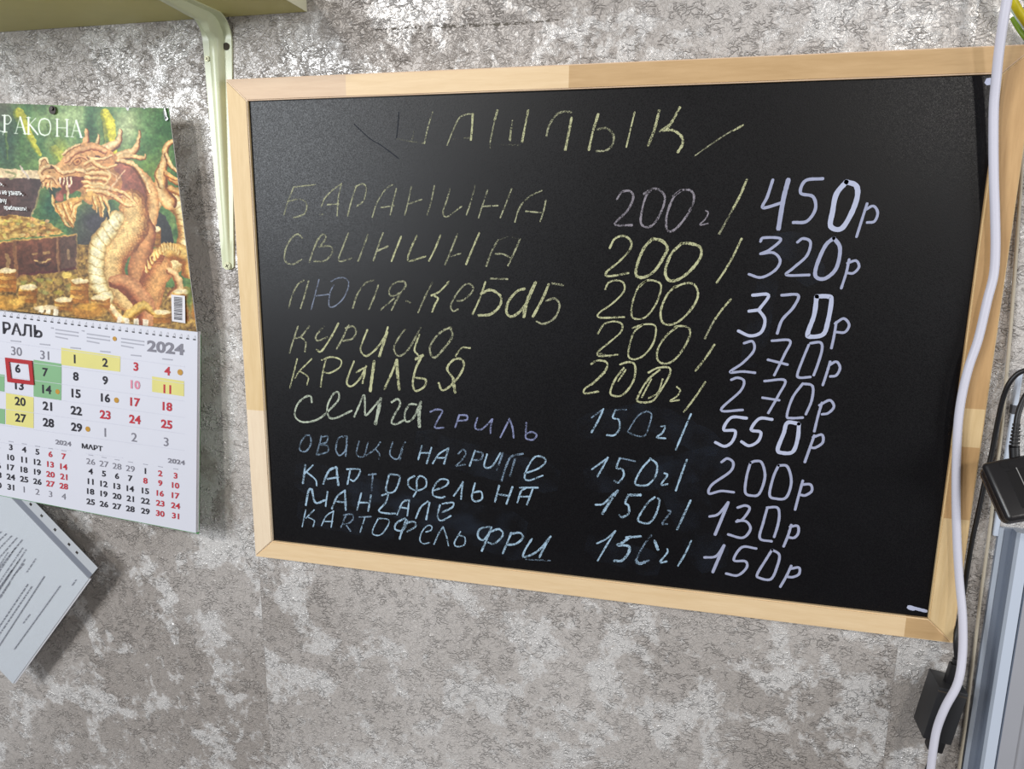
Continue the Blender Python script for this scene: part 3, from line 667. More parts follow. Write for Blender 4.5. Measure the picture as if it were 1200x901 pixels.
# cheek frill and beard
for i, q in enumerate(('330,320 380,310 410,330 400,352', '325,335 380,330 412,345 396,368', '322,350 370,352 404,358 385,378', '315,365 350,372 390,374 372,388', '320,385 370,385 430,392 480,415 500,440', '330,400 380,400 430,420 470,450 505,455', '320,300 345,285 362,300 400,312 440,300')):
    limb(q, [9, 10, 8, 4], (158, 92, 44), (216, 162, 96), (246, 214, 156))
poly('235,440 262,425 300,420 340,400 380,420 392,455 380,500 370,460 352,470 346,440 320,430 296,450 285,500 275,540 255,520 228,490 208,470 202,445', (222, 172, 98), (196, 134, 68), nz=nB, amt=.15, smooth=True)
for q in ('215,455 232,480 245,520 262,534', '240,450 255,490 268,515 280,530', '262,445 275,480 282,500', '350,420 360,450 362,478', '372,420 388,460 384,498', '205,450 200,430 198,414', '390,420 405,450 410,480 400,500', '300,440 280,460 272,500'):
    limb(q, [8, 8, 6, 3], (156, 90, 40), (220, 166, 92), (246, 216, 150))
line('405,320 440,345 425,380 400,400', 3, (232, 190, 150), .9); line('470,320 440,360 412,390', 3.5, (238, 196, 156)); line('420,420 470,420 500,452', 3, (232, 184, 130)); line('480,360 500,420 520,450', 2.5, (120, 60, 50), .7)
poly('405,470 415,500 405,512 398,490', (44, 50, 48))
# scattered coins and stacks in front
for i in range(40): blob(rng.uniform(60, 330), rng.uniform(720, 800), rng.uniform(9, 14), rng.uniform(5, 8), (rng.uniform(150, 210), rng.uniform(130, 170), rng.uniform(60, 100)), .6, 3)
blob(252, 715, 16, 10, (226, 196, 100), 1, 4)
stack(28, 700, 32, 80, 5); stack(105, 760, 34, 60, 4); stack(300, 738, 34, 84, 5); stack(380, 800, 36, 40, 3); stack(240, 808, 34, 40, 3); stack(612, 855, 33, 40, 2); stack(680, 778, 30, 110, 6)
blob(20, 820, 60, 26, (214, 156, 66), .8, 2); blob(330, 850, 60, 26, (206, 140, 56), .8, 2); blob(60, 815, 30, 12, (238, 190, 90), .9, 2); blob(330, 835, 34, 12, (226, 170, 70), .8, 2); blob(735, 850, 14, 30, (180, 120, 50), .9, 2); blob(715, 800, 14, 50, (96, 130, 50), .8, 1)
for x, y in ((146, 846), (172, 850), (200, 855), (440, 885), (470, 890), (505, 893), (540, 896)): poly(f'{x},{y-14} {x+18},{y-12} {x+18},{y+12} {x},{y+10}', (240, 232, 214), op=.95)
blob(172, 838, 40, 8, (240, 220, 180), .9, 3)
# painterly roughness: the drawing is pushed about a little and given grain
wx = (vnoise(15, 15, 2, 31) - .5) * 9; wy = (vnoise(15, 15, 2, 32) - .5) * 9
sx_ = np.clip(((gx + wx - RX0) / RS - .5).round().astype(int), 0, nx - 1); sy_ = np.clip(((gy + wy - RY0) / RS - .5).round().astype(int), 0, ny - 1)
IMG = IMG[sy_, sx_]
IMG *= (1 + .42 * (vnoise(7, 7, 2, 33)[..., None] - .5)); IMG *= (1 + .3 * (vnoise(22, 22, 2, 34)[..., None] - .5))
gray_ = IMG.mean(-1, keepdims=True); IMG = np.clip((gray_ + (IMG - gray_) * .95) * np.array((.93, .91, .86), np.float32), 0, 255)
# title in thin roman capitals
def serif(x, y, h, segs, slant=.04):
    for wd, t in segs:
        for st in t.split('|'):
            q = pp(st); line(' '.join(f'{x + a * h + 0:.1f},{y + b * h + a * h * slant:.1f}' for a, b in q), wd, (232, 240, 226))
serif(-42, 110, 68, [(2.0, '.25,0 .1,.9|0,.98 0,.9 .75,.9 .78,1.1'), (4, '.28,0 .58,.9')])
serif(8, 113, 62, [(4.4, '.15,0 .15,1'), (2.6, '.15,.02 .4,.0 .55,.25 .38,.5 .15,.5|.0,1 .3,1|.0,0 .2,0')])
serif(54, 119, 62, [(2.2, '.35,0 .08,.98|.17,.62 .52,.62|0,1 .2,1|.55,1 .76,1'), (4.4, '.36,0 .66,1')])
serif(100, 121, 62, [(4.4, '.12,.0 .12,1'), (2.4, '.12,.5 .56,.02|.0,1 .26,1|0,0 .24,0'), (4, '.22,.45 .68,1')])
serif(146, 124, 64, [(3.4, '.35,0 .1,.12 .0,.5 .1,.88 .35,1'), (3, '.35,0 .6,.12 .7,.5 .6,.88 .35,1')])
serif(209, 127, 64, [(4, '.1,0 .1,1|.68,0 .68,1'), (2.2, '.1,.5 .68,.5|0,0 .22,0|0,1 .22,1|.56,0 .8,0|.56,1 .8,1')])
serif(266, 132, 62, [(2.2, '.33,0 .08,.98|.17,.62 .52,.62|0,1 .2,1|.55,1 .76,1'), (4.4, '.34,0 .65,1')])

# card geometry
def lin(c): c = c / 255.; return np.where(c <= .04045, c / 12.92, ((c + .055) / 1.055) ** 2.4)
TL, TR = at(-38, 119.5, CY_TOP), at(201, 127.5, CY_TOP); BL, BR = at(-38, 358.5, CY_MID), at(231.5, 388.5, CY_MID)
TL = TR + (TL - TR).normalized() * .325; BL = BR + (BL - BR).normalized() * .330
GN = 520
uu, vv = np.meshgrid(np.linspace(0, 1, GN), np.linspace(0, 1, GN))
tl, tr, bl, br = (np.array(p) for p in (TL, TR, BL, BR))
P3 = (tl[None, None] * ((1 - uu) * (1 - vv))[..., None] + tr * (uu * (1 - vv))[..., None] + bl * ((1 - uu) * vv)[..., None] + br * (uu * vv)[..., None])
P3[..., 1] += .0015 * np.sin(uu * 3.1) - .005 * np.clip((uu - .75) / .25, 0, 1) ** 2 * (1 - .7 * vv)   # the card warps a little
rel = P3 - np.array(CAM); zc = rel @ np.array(FW)
pxs = 600 + FPX * (rel @ np.array(RT)) / zc; pys = 450.5 - FPX * (rel @ np.array(UP)) / zc
dxs, dys = pxs * SR, (pys - 100) * SR
fx = np.clip((dxs - RX0) / RS - .5, 0, nx - 1.01); fy = np.clip((dys - RY0) / RS - .5, 0, ny - 1.01)
ix, iy = fx.astype(int), fy.astype(int); tx, ty = (fx - ix)[..., None], (fy - iy)[..., None]
COL = (IMG[iy, ix] * (1 - tx) + IMG[iy, ix + 1] * tx) * (1 - ty) + (IMG[iy + 1, ix] * (1 - tx) + IMG[iy + 1, ix + 1] * tx) * ty
me = bpy.data.meshes.new('picture_panel')
idx = np.arange(GN * GN).reshape(GN, GN)
quads = np.stack([idx[:-1, :-1], idx[1:, :-1], idx[1:, 1:], idx[:-1, 1:]], -1).reshape(-1, 4)
me.vertices.add(GN * GN); me.vertices.foreach_set('co', P3.reshape(-1).astype(np.float32))
me.loops.add(quads.size); me.loops.foreach_set('vertex_index', quads.reshape(-1).astype(np.int32))
me.polygons.add(len(quads)); me.polygons.foreach_set('loop_start', np.arange(0, quads.size, 4, dtype=np.int32)); me.update(calc_edges=True)
ca = me.color_attributes.new('print', 'FLOAT_COLOR', 'POINT')
rgba = np.ones((GN * GN, 4), np.float32); rgba[:, :3] = lin(COL).reshape(-1, 3); ca.data.foreach_set('color', rgba.reshape(-1))
k = NT('printed_picture'); a_ = k.n('ShaderNodeAttribute', attribute_name='print'); k.l(a_.outputs['Color'], k.b.inputs['Base Color'])
k.b.inputs['Roughness'].default_value = .38; k.b.inputs['Specular IOR Level'].default_value = .4
o = link_me('picture_panel', me, k.m, cal); o['label'] = 'glossy card printed with a golden dragon, treasure chest and coins'
DN = Vector((0, .0012, 0))
bm = bmesh.new()
tvs = [Vector(P3[0, i]) for i in range(0, GN, 40)] + [Vector(P3[0, GN - 1])]; bvs = [Vector(P3[GN - 1, i]) for i in range(0, GN, 40)] + [Vector(P3[GN - 1, GN - 1])]
ring = tvs + [Vector(P3[i, GN - 1]) for i in range(60, GN - 60, 60)] + bvs[::-1]
n_ = len(tvs)
for i in range(n_ - 1):
    prism(bm, [tvs[i] + DN * .1, tvs[i + 1] + DN * .1, bvs[i + 1] + DN * .1, bvs[i] + DN * .1], DN)
link('picture_backing', bm, card_m, cal)

def on_quad(q, x, y, lift=.0004):
    """a point on the plane of a card, found where the sight line through the picture position meets it"""
    a, b, c = q; n = (b - a).cross(c - a).normalized()
    if n.y > 0: n = -n
    r = FW + RT * ((x - 600) / FPX) - UP * ((y - 450.5) / FPX)
    return CAM + r * ((a - CAM).dot(n) / r.dot(n)) + n * lift
# barcode
picq = (TR, BR, TL); bm = bmesh.new()
def qpoly(bm, q, pts, lift, mi=0):
    f = bm.faces.new([bm.verts.new(on_quad(q, x, y, lift)) for x, y in pts]); f.material_index = mi
    return f
qpoly(bm, picq, [(202.5, 345), (218.5, 346.5), (219, 378.5), (203.5, 376)], .003)
yy = 347.5
for i in range(17):
    h_ = random.choice((.5, .9, 1.3)); qpoly(bm, picq, [(206, yy), (215.5, yy + 1), (215.5, yy + 1 + h_), (206, yy + h_)], .0034, 1); yy += h_ + random.choice((.5, .8))
bmesh.ops.recalc_face_normals(bm, faces=bm.faces[:]); me = bpy.data.meshes.new('barcode'); bm.to_mesh(me); bm.free(); link_me('barcode', me, [card_m, ink_b], cal)

# ---- the printed sheets
STL, STR, SBL, SBR = at(-38, 361, CY_MID), at(231.5, 389, CY_MID), at(-38, 573, CY_BOT), at(229.5, 624.5, CY_BOT)
STL = STR + (STL - STR).normalized() * .330; SBL = SBR + (SBL - SBR).normalized() * .330
shq = (STR, SBR, STL)
n_sh = (STR - STL).cross(SBR - STR).normalized()
if n_sh.y > 0: n_sh = -n_sh
STL += (-(STL - STR).dot(n_sh)) * n_sh; SBL += (-(SBL - STR).dot(n_sh)) * n_sh
bm = bmesh.new(); prism(bm, [STL, STR, SBR, SBL], -n_sh * .0012); sheet = link('month_sheet', bm, paper_m, cal)
bm = bmesh.new()
for i in range(3):
    o_ = -n_sh * (.0015 + i * .0008) + Vector((.0006 * (i + 1), 0, .0002 * i)); prism(bm, [STL + o_, STR + o_, SBR + o_, SBL + o_], -n_sh * .0005)
link('lower_sheets', bm, card_m, cal)
bm = bmesh.new(); o_ = -n_sh * .0052 + Vector((.0, 0, -.0032)); prism(bm, [STL + o_, STR + o_, SBR + o_, SBL + o_], -n_sh * .0012)
link('backing_card', bm, green_m, cal)['label'] = 'green backing card showing below the sheets'
# row of slots where the sheets are bound
bm = bmesh.new()
for i in range(-4, 29):
    x = 5.3 + i * 7.95; y = 370.3 + i * .985
    qpoly(bm, shq, [(x - 1.6, y - .9), (x + 1.7, y - .4), (x + 1.6, y + .9), (x - 1.5, y + .5)], .0004)
bmesh.ops.recalc_face_normals(bm, faces=bm.faces[:]); me = bpy.data.meshes.new('binding_slots'); bm.to_mesh(me); bm.free()
link_me('binding_slots', me, ink_b, sheet)
wire_m = simple('binding_wire', (196, 196, 200), .3, .6, metallic=.6)
bm = bmesh.new()
for i in range(-4, 29):
    x = 5.3 + i * 7.95; y = 370.3 + i * .985
    tube(bm, [on_quad(shq, x, y, .0004), on_quad(shq, x + .6, y - 2.2, .0016), on_quad(shq, x + .9, y - 4.6, .0004)], .00025, 5, 3)
link('binding_wire', bm, wire_m, cal)

# text
GL = {}
def glyphs(txt, bold):
    if (txt, bold) in GL: return GL[(txt, bold)]
    cu = bpy.data.curves.new('t', 'FONT'); cu.body = txt; cu.align_x = 'CENTER'; cu.align_y = 'CENTER'; cu.size = 1; cu.offset = bold; cu.resolution_u = 3
    ob = bpy.data.objects.new('t', cu); C.objects.link(ob); bpy.context.view_layer.update()
    dg = bpy.context.evaluated_depsgraph_get(); me = bpy.data.meshes.new_from_object(ob.evaluated_get(dg))
    vs = [tuple(v.co) for v in me.vertices]; fs = [tuple(p.vertices) for p in me.polygons]
    bpy.data.objects.remove(ob); bpy.data.curves.remove(cu); bpy.data.meshes.remove(me)
    ys = [v[1] for v in vs]; cy = (max(ys) + min(ys)) / 2; hh = max(ys) - min(ys); cx = (max(v[0] for v in vs) + min(v[0] for v in vs)) / 2
    GL[(txt, bold)] = ([((v[0] - cx) / hh, (v[1] - cy) / hh) for v in vs], fs); return GL[(txt, bold)]
def put(bm, q, txt, x, y, hpx, mi, bold=0.0, sx=1.0, U=None, V=None, lift=.0005, hm=None):
    vs, fs = glyphs(txt, bold); c = on_quad(q, x, y, lift)
    h = hm if hm else (on_quad(q, x, y - hpx / 2) - on_quad(q, x, y + hpx / 2)).length
    V_ = V if V else -(q[1] - q[0]).normalized()
    U_ = U if U else (q[0] - q[2]).normalized()
    bv = [bm.verts.new(c + U_ * (a * h * sx) + V_ * (b * h)) for a, b in vs]
    for f in fs:
        try: bm.faces.new([bv[i] for i in f]).material_index = mi
        except ValueError: pass
K1 = 834 / 250
def cx_(x): return x / K1
def cy_(y): return 360 + y / K1
INK = [ink_b, ink_g, ink_l, ink_r, ink_pk]
def finish(bm, name, parent, mats):
    for f in bm.faces:
        f.normal_update()
        if f.normal.y > 0: f.normal_flip()
    me = bpy.data.meshes.new(name); bm.to_mesh(me); bm.free(); return link_me(name, me, mats, parent)
bm = bmesh.new()
for mi, t in ((0, '240,158 355,175 355,239 240,225'), (0, '355,175 471,192 470,252 355,239'), (0, '595,270 720,289 720,348 595,330'), (0, '24,335 132,352 132,412 24,397'), (0, '24,397 132,412 132,473 24,457'),
              (1, '132,205 241,221 241,290 132,274'), (1, '132,274 241,290 240,364 132,348'), (1, '-90,248 18,264 18,330 -90,314'), (1, '-90,384 20,398 20,457 -90,441')):
    bm = bmesh.new(); qpoly(bm, shq, [(cx_(x), cy_(y)) for x, y in pp(t)], .0003); finish(bm, 'marked_day_cell', sheet, [(ink_yel, ink_gr)[mi]])
bm = bmesh.new()
def rule(x0, y0, x1, y1, t): qpoly(bm, shq, [(cx_(x0), cy_(y0)), (cx_(x1), cy_(y1)), (cx_(x1), cy_(y1 + t)), (cx_(x0), cy_(y0 + t))], .0004)
for y0 in (128, 194, 262, 326, 390, 455): rule(-100, y0 - 10, 722, y0 + 104, 1.6)
rule(335, 570, 480, 588, 1.2); rule(-20, 525, 280, 560, 1.2)
finish(bm, 'ruled_lines', sheet, [ink_line])['kind'] = 'stuff'
bm = bmesh.new()
rows = [(['29', '30', '31', '1', '2', '3', '4'], [(-40, 157), (65, 172), (175, 187), (293, 202), (412, 216), (532, 232), (655, 249)], [1, 1, 1, 0, 0, 3, 3]),
        (['5', '6', '7', '8', '9', '10', '11'], [(-40, 223), (70, 239), (178, 254), (297, 270), (412, 286), (530, 303), (655, 320)], [0, 0, 0, 0, 0, 4, 3]),
        (['12', '13', '14', '15', '16', '17', '18'], [(-40, 290), (76, 306), (184, 321), (298, 337), (413, 354), (529, 371), (655, 388)], [0, 0, 0, 0, 0, 3, 3]),
        (['19', '20', '21', '22', '23', '24', '25'], [(-35, 352), (80, 368), (186, 386), (299, 404), (412, 420), (528, 438), (652, 457)], [0, 0, 0, 0, 3, 3, 3]),
        (['26', '27', '28', '29', '1', '2', '3'], [(-33, 417), (82, 433), (190, 451), (300, 469), (412, 489), (525, 508), (650, 526)], [0, 0, 0, 0, 1, 1, 1])]
def number(t, x, y, h, mi, bold, sx, name='date_number'):
    b_ = bmesh.new(); put(b_, shq, t, x, y, h, 0, bold, sx); finish(b_, name, sheet, [INK[mi]])
for r_, (ts, ps, cs) in enumerate(rows):
    for t, (x, y), c in zip(ts, ps, cs):
        thin = c == 1
        number(t, cx_(x), cy_(y), 10.2, c, 0.004 if thin else .03, 1.14)
number('РАЛЬ', cx_(88), cy_(88), 14.4, 0, .02, 1.14, 'month_name')
number('ФЕВ', cx_(-84), cy_(62), 14.4, 0, .02, 1.14, 'month_name')
number('2024', cx_(648), cy_(158), 13.6, 1, .035, 1.42, 'year_number')
lcols = [-60, -9, 43, 95, 147, 198, 250]
lrow = [['1', '2', '3', '4', '5', '6', '7'], ['8', '9', '10', '11', '12', '13', '14'], ['15', '16', '17', '18', '19', '20', '21'], ['22', '23', '24', '25', '26', '27', '28'], ['29', '30', '31', '1', '2', '3', '4']]
ly = [547, 587, 626, 663, 703]
for r_ in range(5):
    for c_ in range(7):
        number(lrow[r_][c_], cx_(lcols[c_]), cy_(ly[r_] + (c_ - 2) * 9), 6.9, (1 if r_ == 4 and c_ > 2 else (3 if c_ > 4 else 0)), .0 if (r_ == 4 and c_ > 2) else .026, 1.26)
rcols = [355, 407, 458, 510, 569, 627, 687]
rrow = [['26', '27', '28', '29', '1', '2', '3'], ['4', '5', '6', '7', '8', '9', '10'], ['11', '12', '13', '14', '15', '16', '17'], ['18', '19', '20', '21', '22', '23', '24'], ['25', '26', '27', '28', '29', '30', '31']]
ry = [603, 641, 681, 720, 760]
for r_ in range(5):
    for c_ in range(7):
        gr = r_ == 0 and c_ < 4
        number(rrow[r_][c_], cx_(rcols[c_]), cy_(ry[r_] + c_ * 9.2), 6.9, (1 if gr else (3 if c_ > 4 or (r_ == 1 and c_ == 4) else 0)), .002 if gr else .026, 1.26)
number('МАРТ', cx_(361), cy_(547), 6.0, 0, .025, 1.3, 'month_name'); number('2024', cx_(690), cy_(603), 5.6, 1, .025, 1.5, 'year_number'); number('2024', cx_(248), cy_(530), 5.6, 1, .025, 1.45, 'year_number')
bm = bmesh.new()
for x, y, n in ((205, 92, 1), (253, 103, 3), (325, 103, 1), (376, 120, 3), (510, 138, 3)):     # small print, too small to read
    for j in range(n):
        w2 = (45 if j < 2 else 24) if n == 3 else 8
        qpoly(bm, shq, [(cx_(x - 36 if n == 3 else x - 5), cy_(y - 14 + j * 14 - (5 if n == 3 else 0))), (cx_(x - 36 + 2 * w2 if n == 3 else x + 5), cy_(y - 14 + j * 14 + w2 * .17)), (cx_(x - 36 + 2 * w2 if n == 3 else x + 5), cy_(y - 9 + j * 14 + w2 * .17)), (cx_(x - 36 if n == 3 else x - 5), cy_(y - 9 + j * 14 - (5 if n == 3 else 0)))], .0004)
for c_, y in enumerate((117, 130, 143, 157, 171, 186, 201)):
    x = (-40, 62, 176, 296, 412, 532, 655)[c_]; qpoly(bm, shq, [(cx_(x - 20), cy_(y - 2)), (cx_(x + 20), cy_(y + 2)), (cx_(x + 20), cy_(y + 7)), (cx_(x - 20), cy_(y + 3))], .0004)
for c_ in range(7):
    for xs, yb in ((lcols, 524), (rcols, 577)):
        x = xs[c_]; y = yb + (c_ - (2 if xs is lcols else 0)) * 9
        qpoly(bm, shq, [(cx_(x - 9), cy_(y - 2)), (cx_(x + 9), cy_(y + 1)), (cx_(x + 9), cy_(y + 4)), (cx_(x - 9), cy_(y + 1))], .0004)
finish(bm, 'small_print', sheet, [ink_l])['kind'] = 'stuff'
bm = bmesh.new()
for x, y, r in ((705, 254, .0062), (226, 330, .0054), (456, 363, .0058), (344, 476, .0058), (449, 123, .0048)):
    bm = bmesh.new(); disc(bm, on_quad(shq, cx_(x), cy_(y), .0003), r * .62, 18, n_sh, .0003); link('printed_coin', bm, ink_coin, sheet)
_ = 0
# red plastic day marker
red_m = simple('red_plastic', (164, 34, 40), .35, .5)
bm = bmesh.new()
outer = [(7.2, 418.8), (38.6, 422.6), (41.0, 451.0), (10.0, 447.2)]; inner_ = [(11.8, 423.8), (34.6, 426.8), (36.6, 446.0), (14.2, 443.0)]
for i in range(4):
    j = (i + 1) % 4
    prism(bm, [on_quad(shq, *outer[i], .0008), on_quad(shq, *outer[j], .0008), on_quad(shq, *inner_[j], .0008), on_quad(shq, *inner_[i], .0008)], n_sh * .0012)
link('day_marker', bm, red_m, cal)['label'] = 'red plastic window frame around the day'
# verse printed on the chest lid
bm = bmesh.new()
for t, xr, y, h in (('ить,', 7.5, 216.5, 4.6), ('и не узнать,', 33.5, 227, 6.2), ('удачу', 12.5, 236, 6.2), ('приближать!', 37, 244.5, 6.4)):
    vs, _ = glyphs(t, .0); wd = max(v[0] for v in vs) * h * .8
    put(bm, picq, t, xr - wd, y, h, 0, .012, .8, lift=.0032)
finish(bm, 'verse_print', cal, [white_print])['kind'] = 'stuff'
# hanging hole with a nail, and a wire hook at the corner
dark_m = simple('dark_steel', (50, 44, 40), .4, .5, metallic=.6)
bm = bmesh.new(); disc(bm, on_quad(picq, 62, 129, .0005), .0052, 18, (0, -1, 0), .0006); link('hanging_hole', bm, dark_m, cal)
steel = simple('bright_steel', (205, 208, 210), .25, .7, metallic=.85)
bm = bmesh.new(); tube(bm, [on_quad(picq, 62, 128, -.002), on_quad(picq, 62.2, 127.5, .003)], .0022, 12); 
tube(bm, [on_quad(picq, 62, 128, -.045), on_quad(picq, 62.1, 127.8, .002)], .0012, 8)
o = link('nail', bm, dark_m); tag(o, 'dark nail through the hole at the top of the dragon calendar', 'nail')
bm = bmesh.new()
tube(bm, [at(200, 125, .002), on_quad(picq, 196, 125, .004), on_quad(picq, 197.3, 128, .006), on_quad(picq, 199, 136, .0055), on_quad(picq, 200.5, 140, .0055), on_quad(picq, 198, 141, .0055), on_quad(picq, 196, 130, .0055)], .0011, 8)
o = link('wire_hook', bm, steel); tag(o, 'bent silver wire hook clipped over the top right corner of the calendar', 'hook')


# ------------------------------------------------------------------ the document in its plastic sleeve
doc = empty('document_sleeve', at(20, 700, .0), 'printed paper in a clear punched plastic sleeve hanging askew below the calendar', 'document')
OD = .037
Rc, Bc = at(104, 678, OD), at(15, 801, OD)
d_edge = (Bc - Rc).normalized()                 # along the paper's short lower edge
d_long = Vector((d_edge.z, 0, -d_edge.x)); d_long = d_long if d_long.z > 0 else -d_long
ptop = at(15, 585, OD)                          # another point of the paper's upper right edge
d_long = (ptop - Rc).normalized()
white_p = simple('document_paper', (196, 200, 206), .5, .35, .02)
ink_d = simple('document_print', (118, 120, 130), .6, .2)
TH = Vector((0, .0008, 0))
bm = bmesh.new(); prism(bm, [Rc, Bc, Bc + d_long * .26, Rc + d_long * .26], TH); paper = link('paper', bm, white_p, doc)
bm = bmesh.new(); o_ = Vector((.0022, .0014, -.0012)); prism(bm, [Rc + o_, Bc + o_, Bc + d_long * .25 + o_, Rc + d_long * .25 + o_], TH); link('rear_pages', bm, card_m, doc)
film = NT('clear_film'); film.b.inputs['Base Color'].default_value = (.62, .65, .68, 1); film.b.inputs['Roughness'].default_value = .18
film.b.inputs['Alpha'].default_value = .14; film.b.inputs['Specular IOR Level'].default_value = .5
strip_m = NT('milky_film'); strip_m.b.inputs['Base Color'].default_value = (.55, .57, .60, 1); strip_m.b.inputs['Roughness'].default_value = .3; strip_m.b.inputs['Alpha'].default_value = .72
band_m = simple('grey_seam_film', (118, 122, 132), .35, .5)
out = (d_long.cross(Vector((0, 1, 0)))).normalized()
if out.x < 0: out = -out
UPD = Vector((0, -.0006, 0))
bm = bmesh.new(); prism(bm, [Rc + UPD + d_edge * -.002 - d_long * .002, Bc + UPD - d_long * .002, Bc + d_long * .262 + UPD, Rc + d_long * .262 + UPD - d_edge * .002], TH * -.3); link('film', bm, film.m, doc)
e1, e2 = Rc, Rc + d_long * .26
bm = bmesh.new(); prism(bm, [e1 + UPD * .5, e2 + UPD * .5, e2 + out * .0105, e1 + out * .0105], TH * .5); link('sealed_seam', bm, band_m, doc)
# punched strip, real holes between bridging pieces
w0, w1 = .0105, .0255; Ls = .26; holes = [.012 + i * .0215 + (i % 2) * .0 for i in range(12)]
hp = []
for hx, hy in ((347, 280), (313, 243), (250, 180), (190, 120), (140, 72)):
    p = at(hx / 3.756, 570 + hy / 3.756, OD); hp.append((p - Rc).dot(d_long))
while hp[-1] < .23: hp.append(hp[-1] + .021)
bm = bmesh.new(); prev = 0.0; hw = .0021; m0, m1 = .0150, .0192
for s_ in hp + [Ls + hw]:
    for a, b, c, d in ((prev, s_ - hw, w0, w1),): prism(bm, [e1 + d_long * a + out * c, e1 + d_long * b + out * c, e1 + d_long * b + out * d, e1 + d_long * a + out * d], TH * .5)
    if s_ < Ls:
        for c, d in ((w0, m0), (m1, w1)): prism(bm, [e1 + d_long * (s_ - hw) + out * c, e1 + d_long * (s_ + hw) + out * c, e1 + d_long * (s_ + hw) + out * d, e1 + d_long * (s_ - hw) + out * d], TH * .5)
    prev = s_ + hw
link('punched_strip', bm, strip_m.m, doc)['label'] = 'milky plastic strip with punched holes'
docq = (Rc, Bc, Rc + d_long)
bm = bmesh.new()
def dline(x0, y0, x1, y1, t=.0012, broken=False):
    a, b = at(x0, y0, OD), at(x1, y1, OD); a.y = b.y = Rc.y - .0012; L = (b - a).length; u = (b - a).normalized(); n_ = Vector((u.z, 0, -u.x))
    s_ = 0
    while s_ < L:
        e_ = min(L, s_ + random.uniform(.0025, .009))
        prism(bm, [a + u * s_ + n_ * t / 2, a + u * e_ + n_ * t / 2, a + u * e_ - n_ * t / 2, a + u * s_ - n_ * t / 2], (0, -.0002, 0)); s_ = e_ + (random.uniform(.0012, .002) if broken else .0007)
K4 = 110 / 826
def dl(x0, y0, x1, y1, t=.0012, br=True): dline(x0 * K4, 640 + y0 * K4, x1 * K4, 640 + y1 * K4, t, br)
dl(535, 345, 130, 905, .0011, False); dl(395, 262, -20, 900, .0012, False); dl(285, 350, -40, 830); dl(250, 330, -60, 790); dl(268, 595, 208, 675, .001); dl(675, 290, 637, 345, .001)
for a in ((235, 25, -60, 470), (215, 150, 120, 260), (205, 10, -80, 430), (140, 10, -100, 360), (320, 105, 240, 225), (180, 110, -20, 400), (75, 50, -60, 260), (225, 110, -10, 460), (110, 205, -30, 400), (90, 320, 0, 460)): dl(*a, .0010)
for i in range(6): dl(230 - i * 46 - 30, -60 - i * 18, 40 - i * 60 - 90, 250 - i * 30, .001)
finish(bm, 'document_print', paper, [ink_d])['kind'] = 'stuff'

# ------------------------------------------------------------------ shelf and its bracket
shelf_m = simple('cream_shelf_board', (206, 197, 132), .5, .3, .05)
edge_m = simple('cream_lit_end', (224, 220, 190), .45, .35, .03)  # end face coloured paler: the light on it is put into the colour
zs = at(360, 14, 0).z; xe = at(360, 14, 0).x
shelf = empty('wall_shelf', (xe, WALL_Y, zs), 'cream wall shelf seen from below above the calendar', 'shelf')
bm = bmesh.new(); add_box(bm, (-1.25, WALL_Y - .205, zs), (xe - .0008, WALL_Y - .0003, zs + .022), .0008); link('shelf_board', bm, shelf_m, shelf)
bm = bmesh.new(); add_box(bm, (xe - .0008, WALL_Y - .205, zs - .0001), (xe, WALL_Y - .0003, zs + .0222)); link('lit_end', bm, edge_m, shelf)
paint = simple('cream_enamel', (208, 212, 178), .32, .5, .04)
bx = (at(253, 60, .003).x + at(274, 60, .003).x) / 2 + .0005; HWB = .0195
br = empty('shelf_bracket', (bx, WALL_Y, zs), 'cream enamelled steel bracket holding up the right end of the shelf', 'bracket')
# path of the pressed strip, from the wall leg's tip round the bend to the arm's tip: (y off wall, z below shelf, rib height, half width)
path = []
zt = zs - at(268, 316, .003).z
RB = .026
for i in range(16):
    t = (0 if i == 0 else .012 + (i - 1) / 14 * .988); z = zt + (RB - zt) * t
    hw_ = .0078 + (HWB - .0078) * t
    if i == 0: hw_ = .0032
    path.append((.0012, z, .0006 + .0085 * t ** .8 if i > 1 else .0004, hw_))
for i in range(1, 9):
    a = math.pi / 2 * i / 8; path.append((.0012 + RB * (1 - math.cos(a)), RB * (1 - math.sin(a)) + .0012 * 0, .0095 + .006 * math.sin(2 * a), HWB))
for i in range(1, 9):
    t = i / 8; path.append((.0012 + RB + t * .145, .0004, .0095 * (1 - t) + .001, HWB * (1 - .2 * t)))
bm = bmesh.new(); rings = []
n_ = len(path)
# refine the leg tip
for i, (yo, zo, rib, hw_) in enumerate(path):
    p = Vector((-.4386 - .0052 * max(0, min(1, (zo - .03) / (zt - .03))), WALL_Y - yo, zs - zo)); q = path[min(i + 1, n_ - 1)]; r_ = path[max(i - 1, 0)]
    tan = Vector((0, -(q[0] - r_[0]), -(q[1] - r_[1]))).normalized(); nrm = Vector((0, tan.z, -tan.y)) * -1
    if nrm.y > 0 and abs(nrm.y) > .5: nrm = -nrm
    if nrm.z > 0 and abs(nrm.z) > .5: nrm = -nrm
    s_ = .0011
    prof = [(-hw_, -s_), (-hw_, s_), (-hw_ * .48, s_), (-hw_ * .30, s_ + rib * .85), (-hw_ * .2, s_ + rib), (hw_ * .2, s_ + rib), (hw_ * .30, s_ + rib * .85), (hw_ * .48, s_), (hw_, s_), (hw_, -s_)]
    rings.append([bm.verts.new(p + Vector((a, 0, 0)) + nrm * b) for a, b in prof])
for i in range(n_ - 1):
    for j in range(10): bm.faces.new((rings[i][j], rings[i][(j + 1) % 10], rings[i + 1][(j + 1) % 10], rings[i + 1][j]))
bm.faces.new(rings[0]); bm.faces.new(rings[-1][::-1])
link('bracket_strip', bm, paint, br, True)
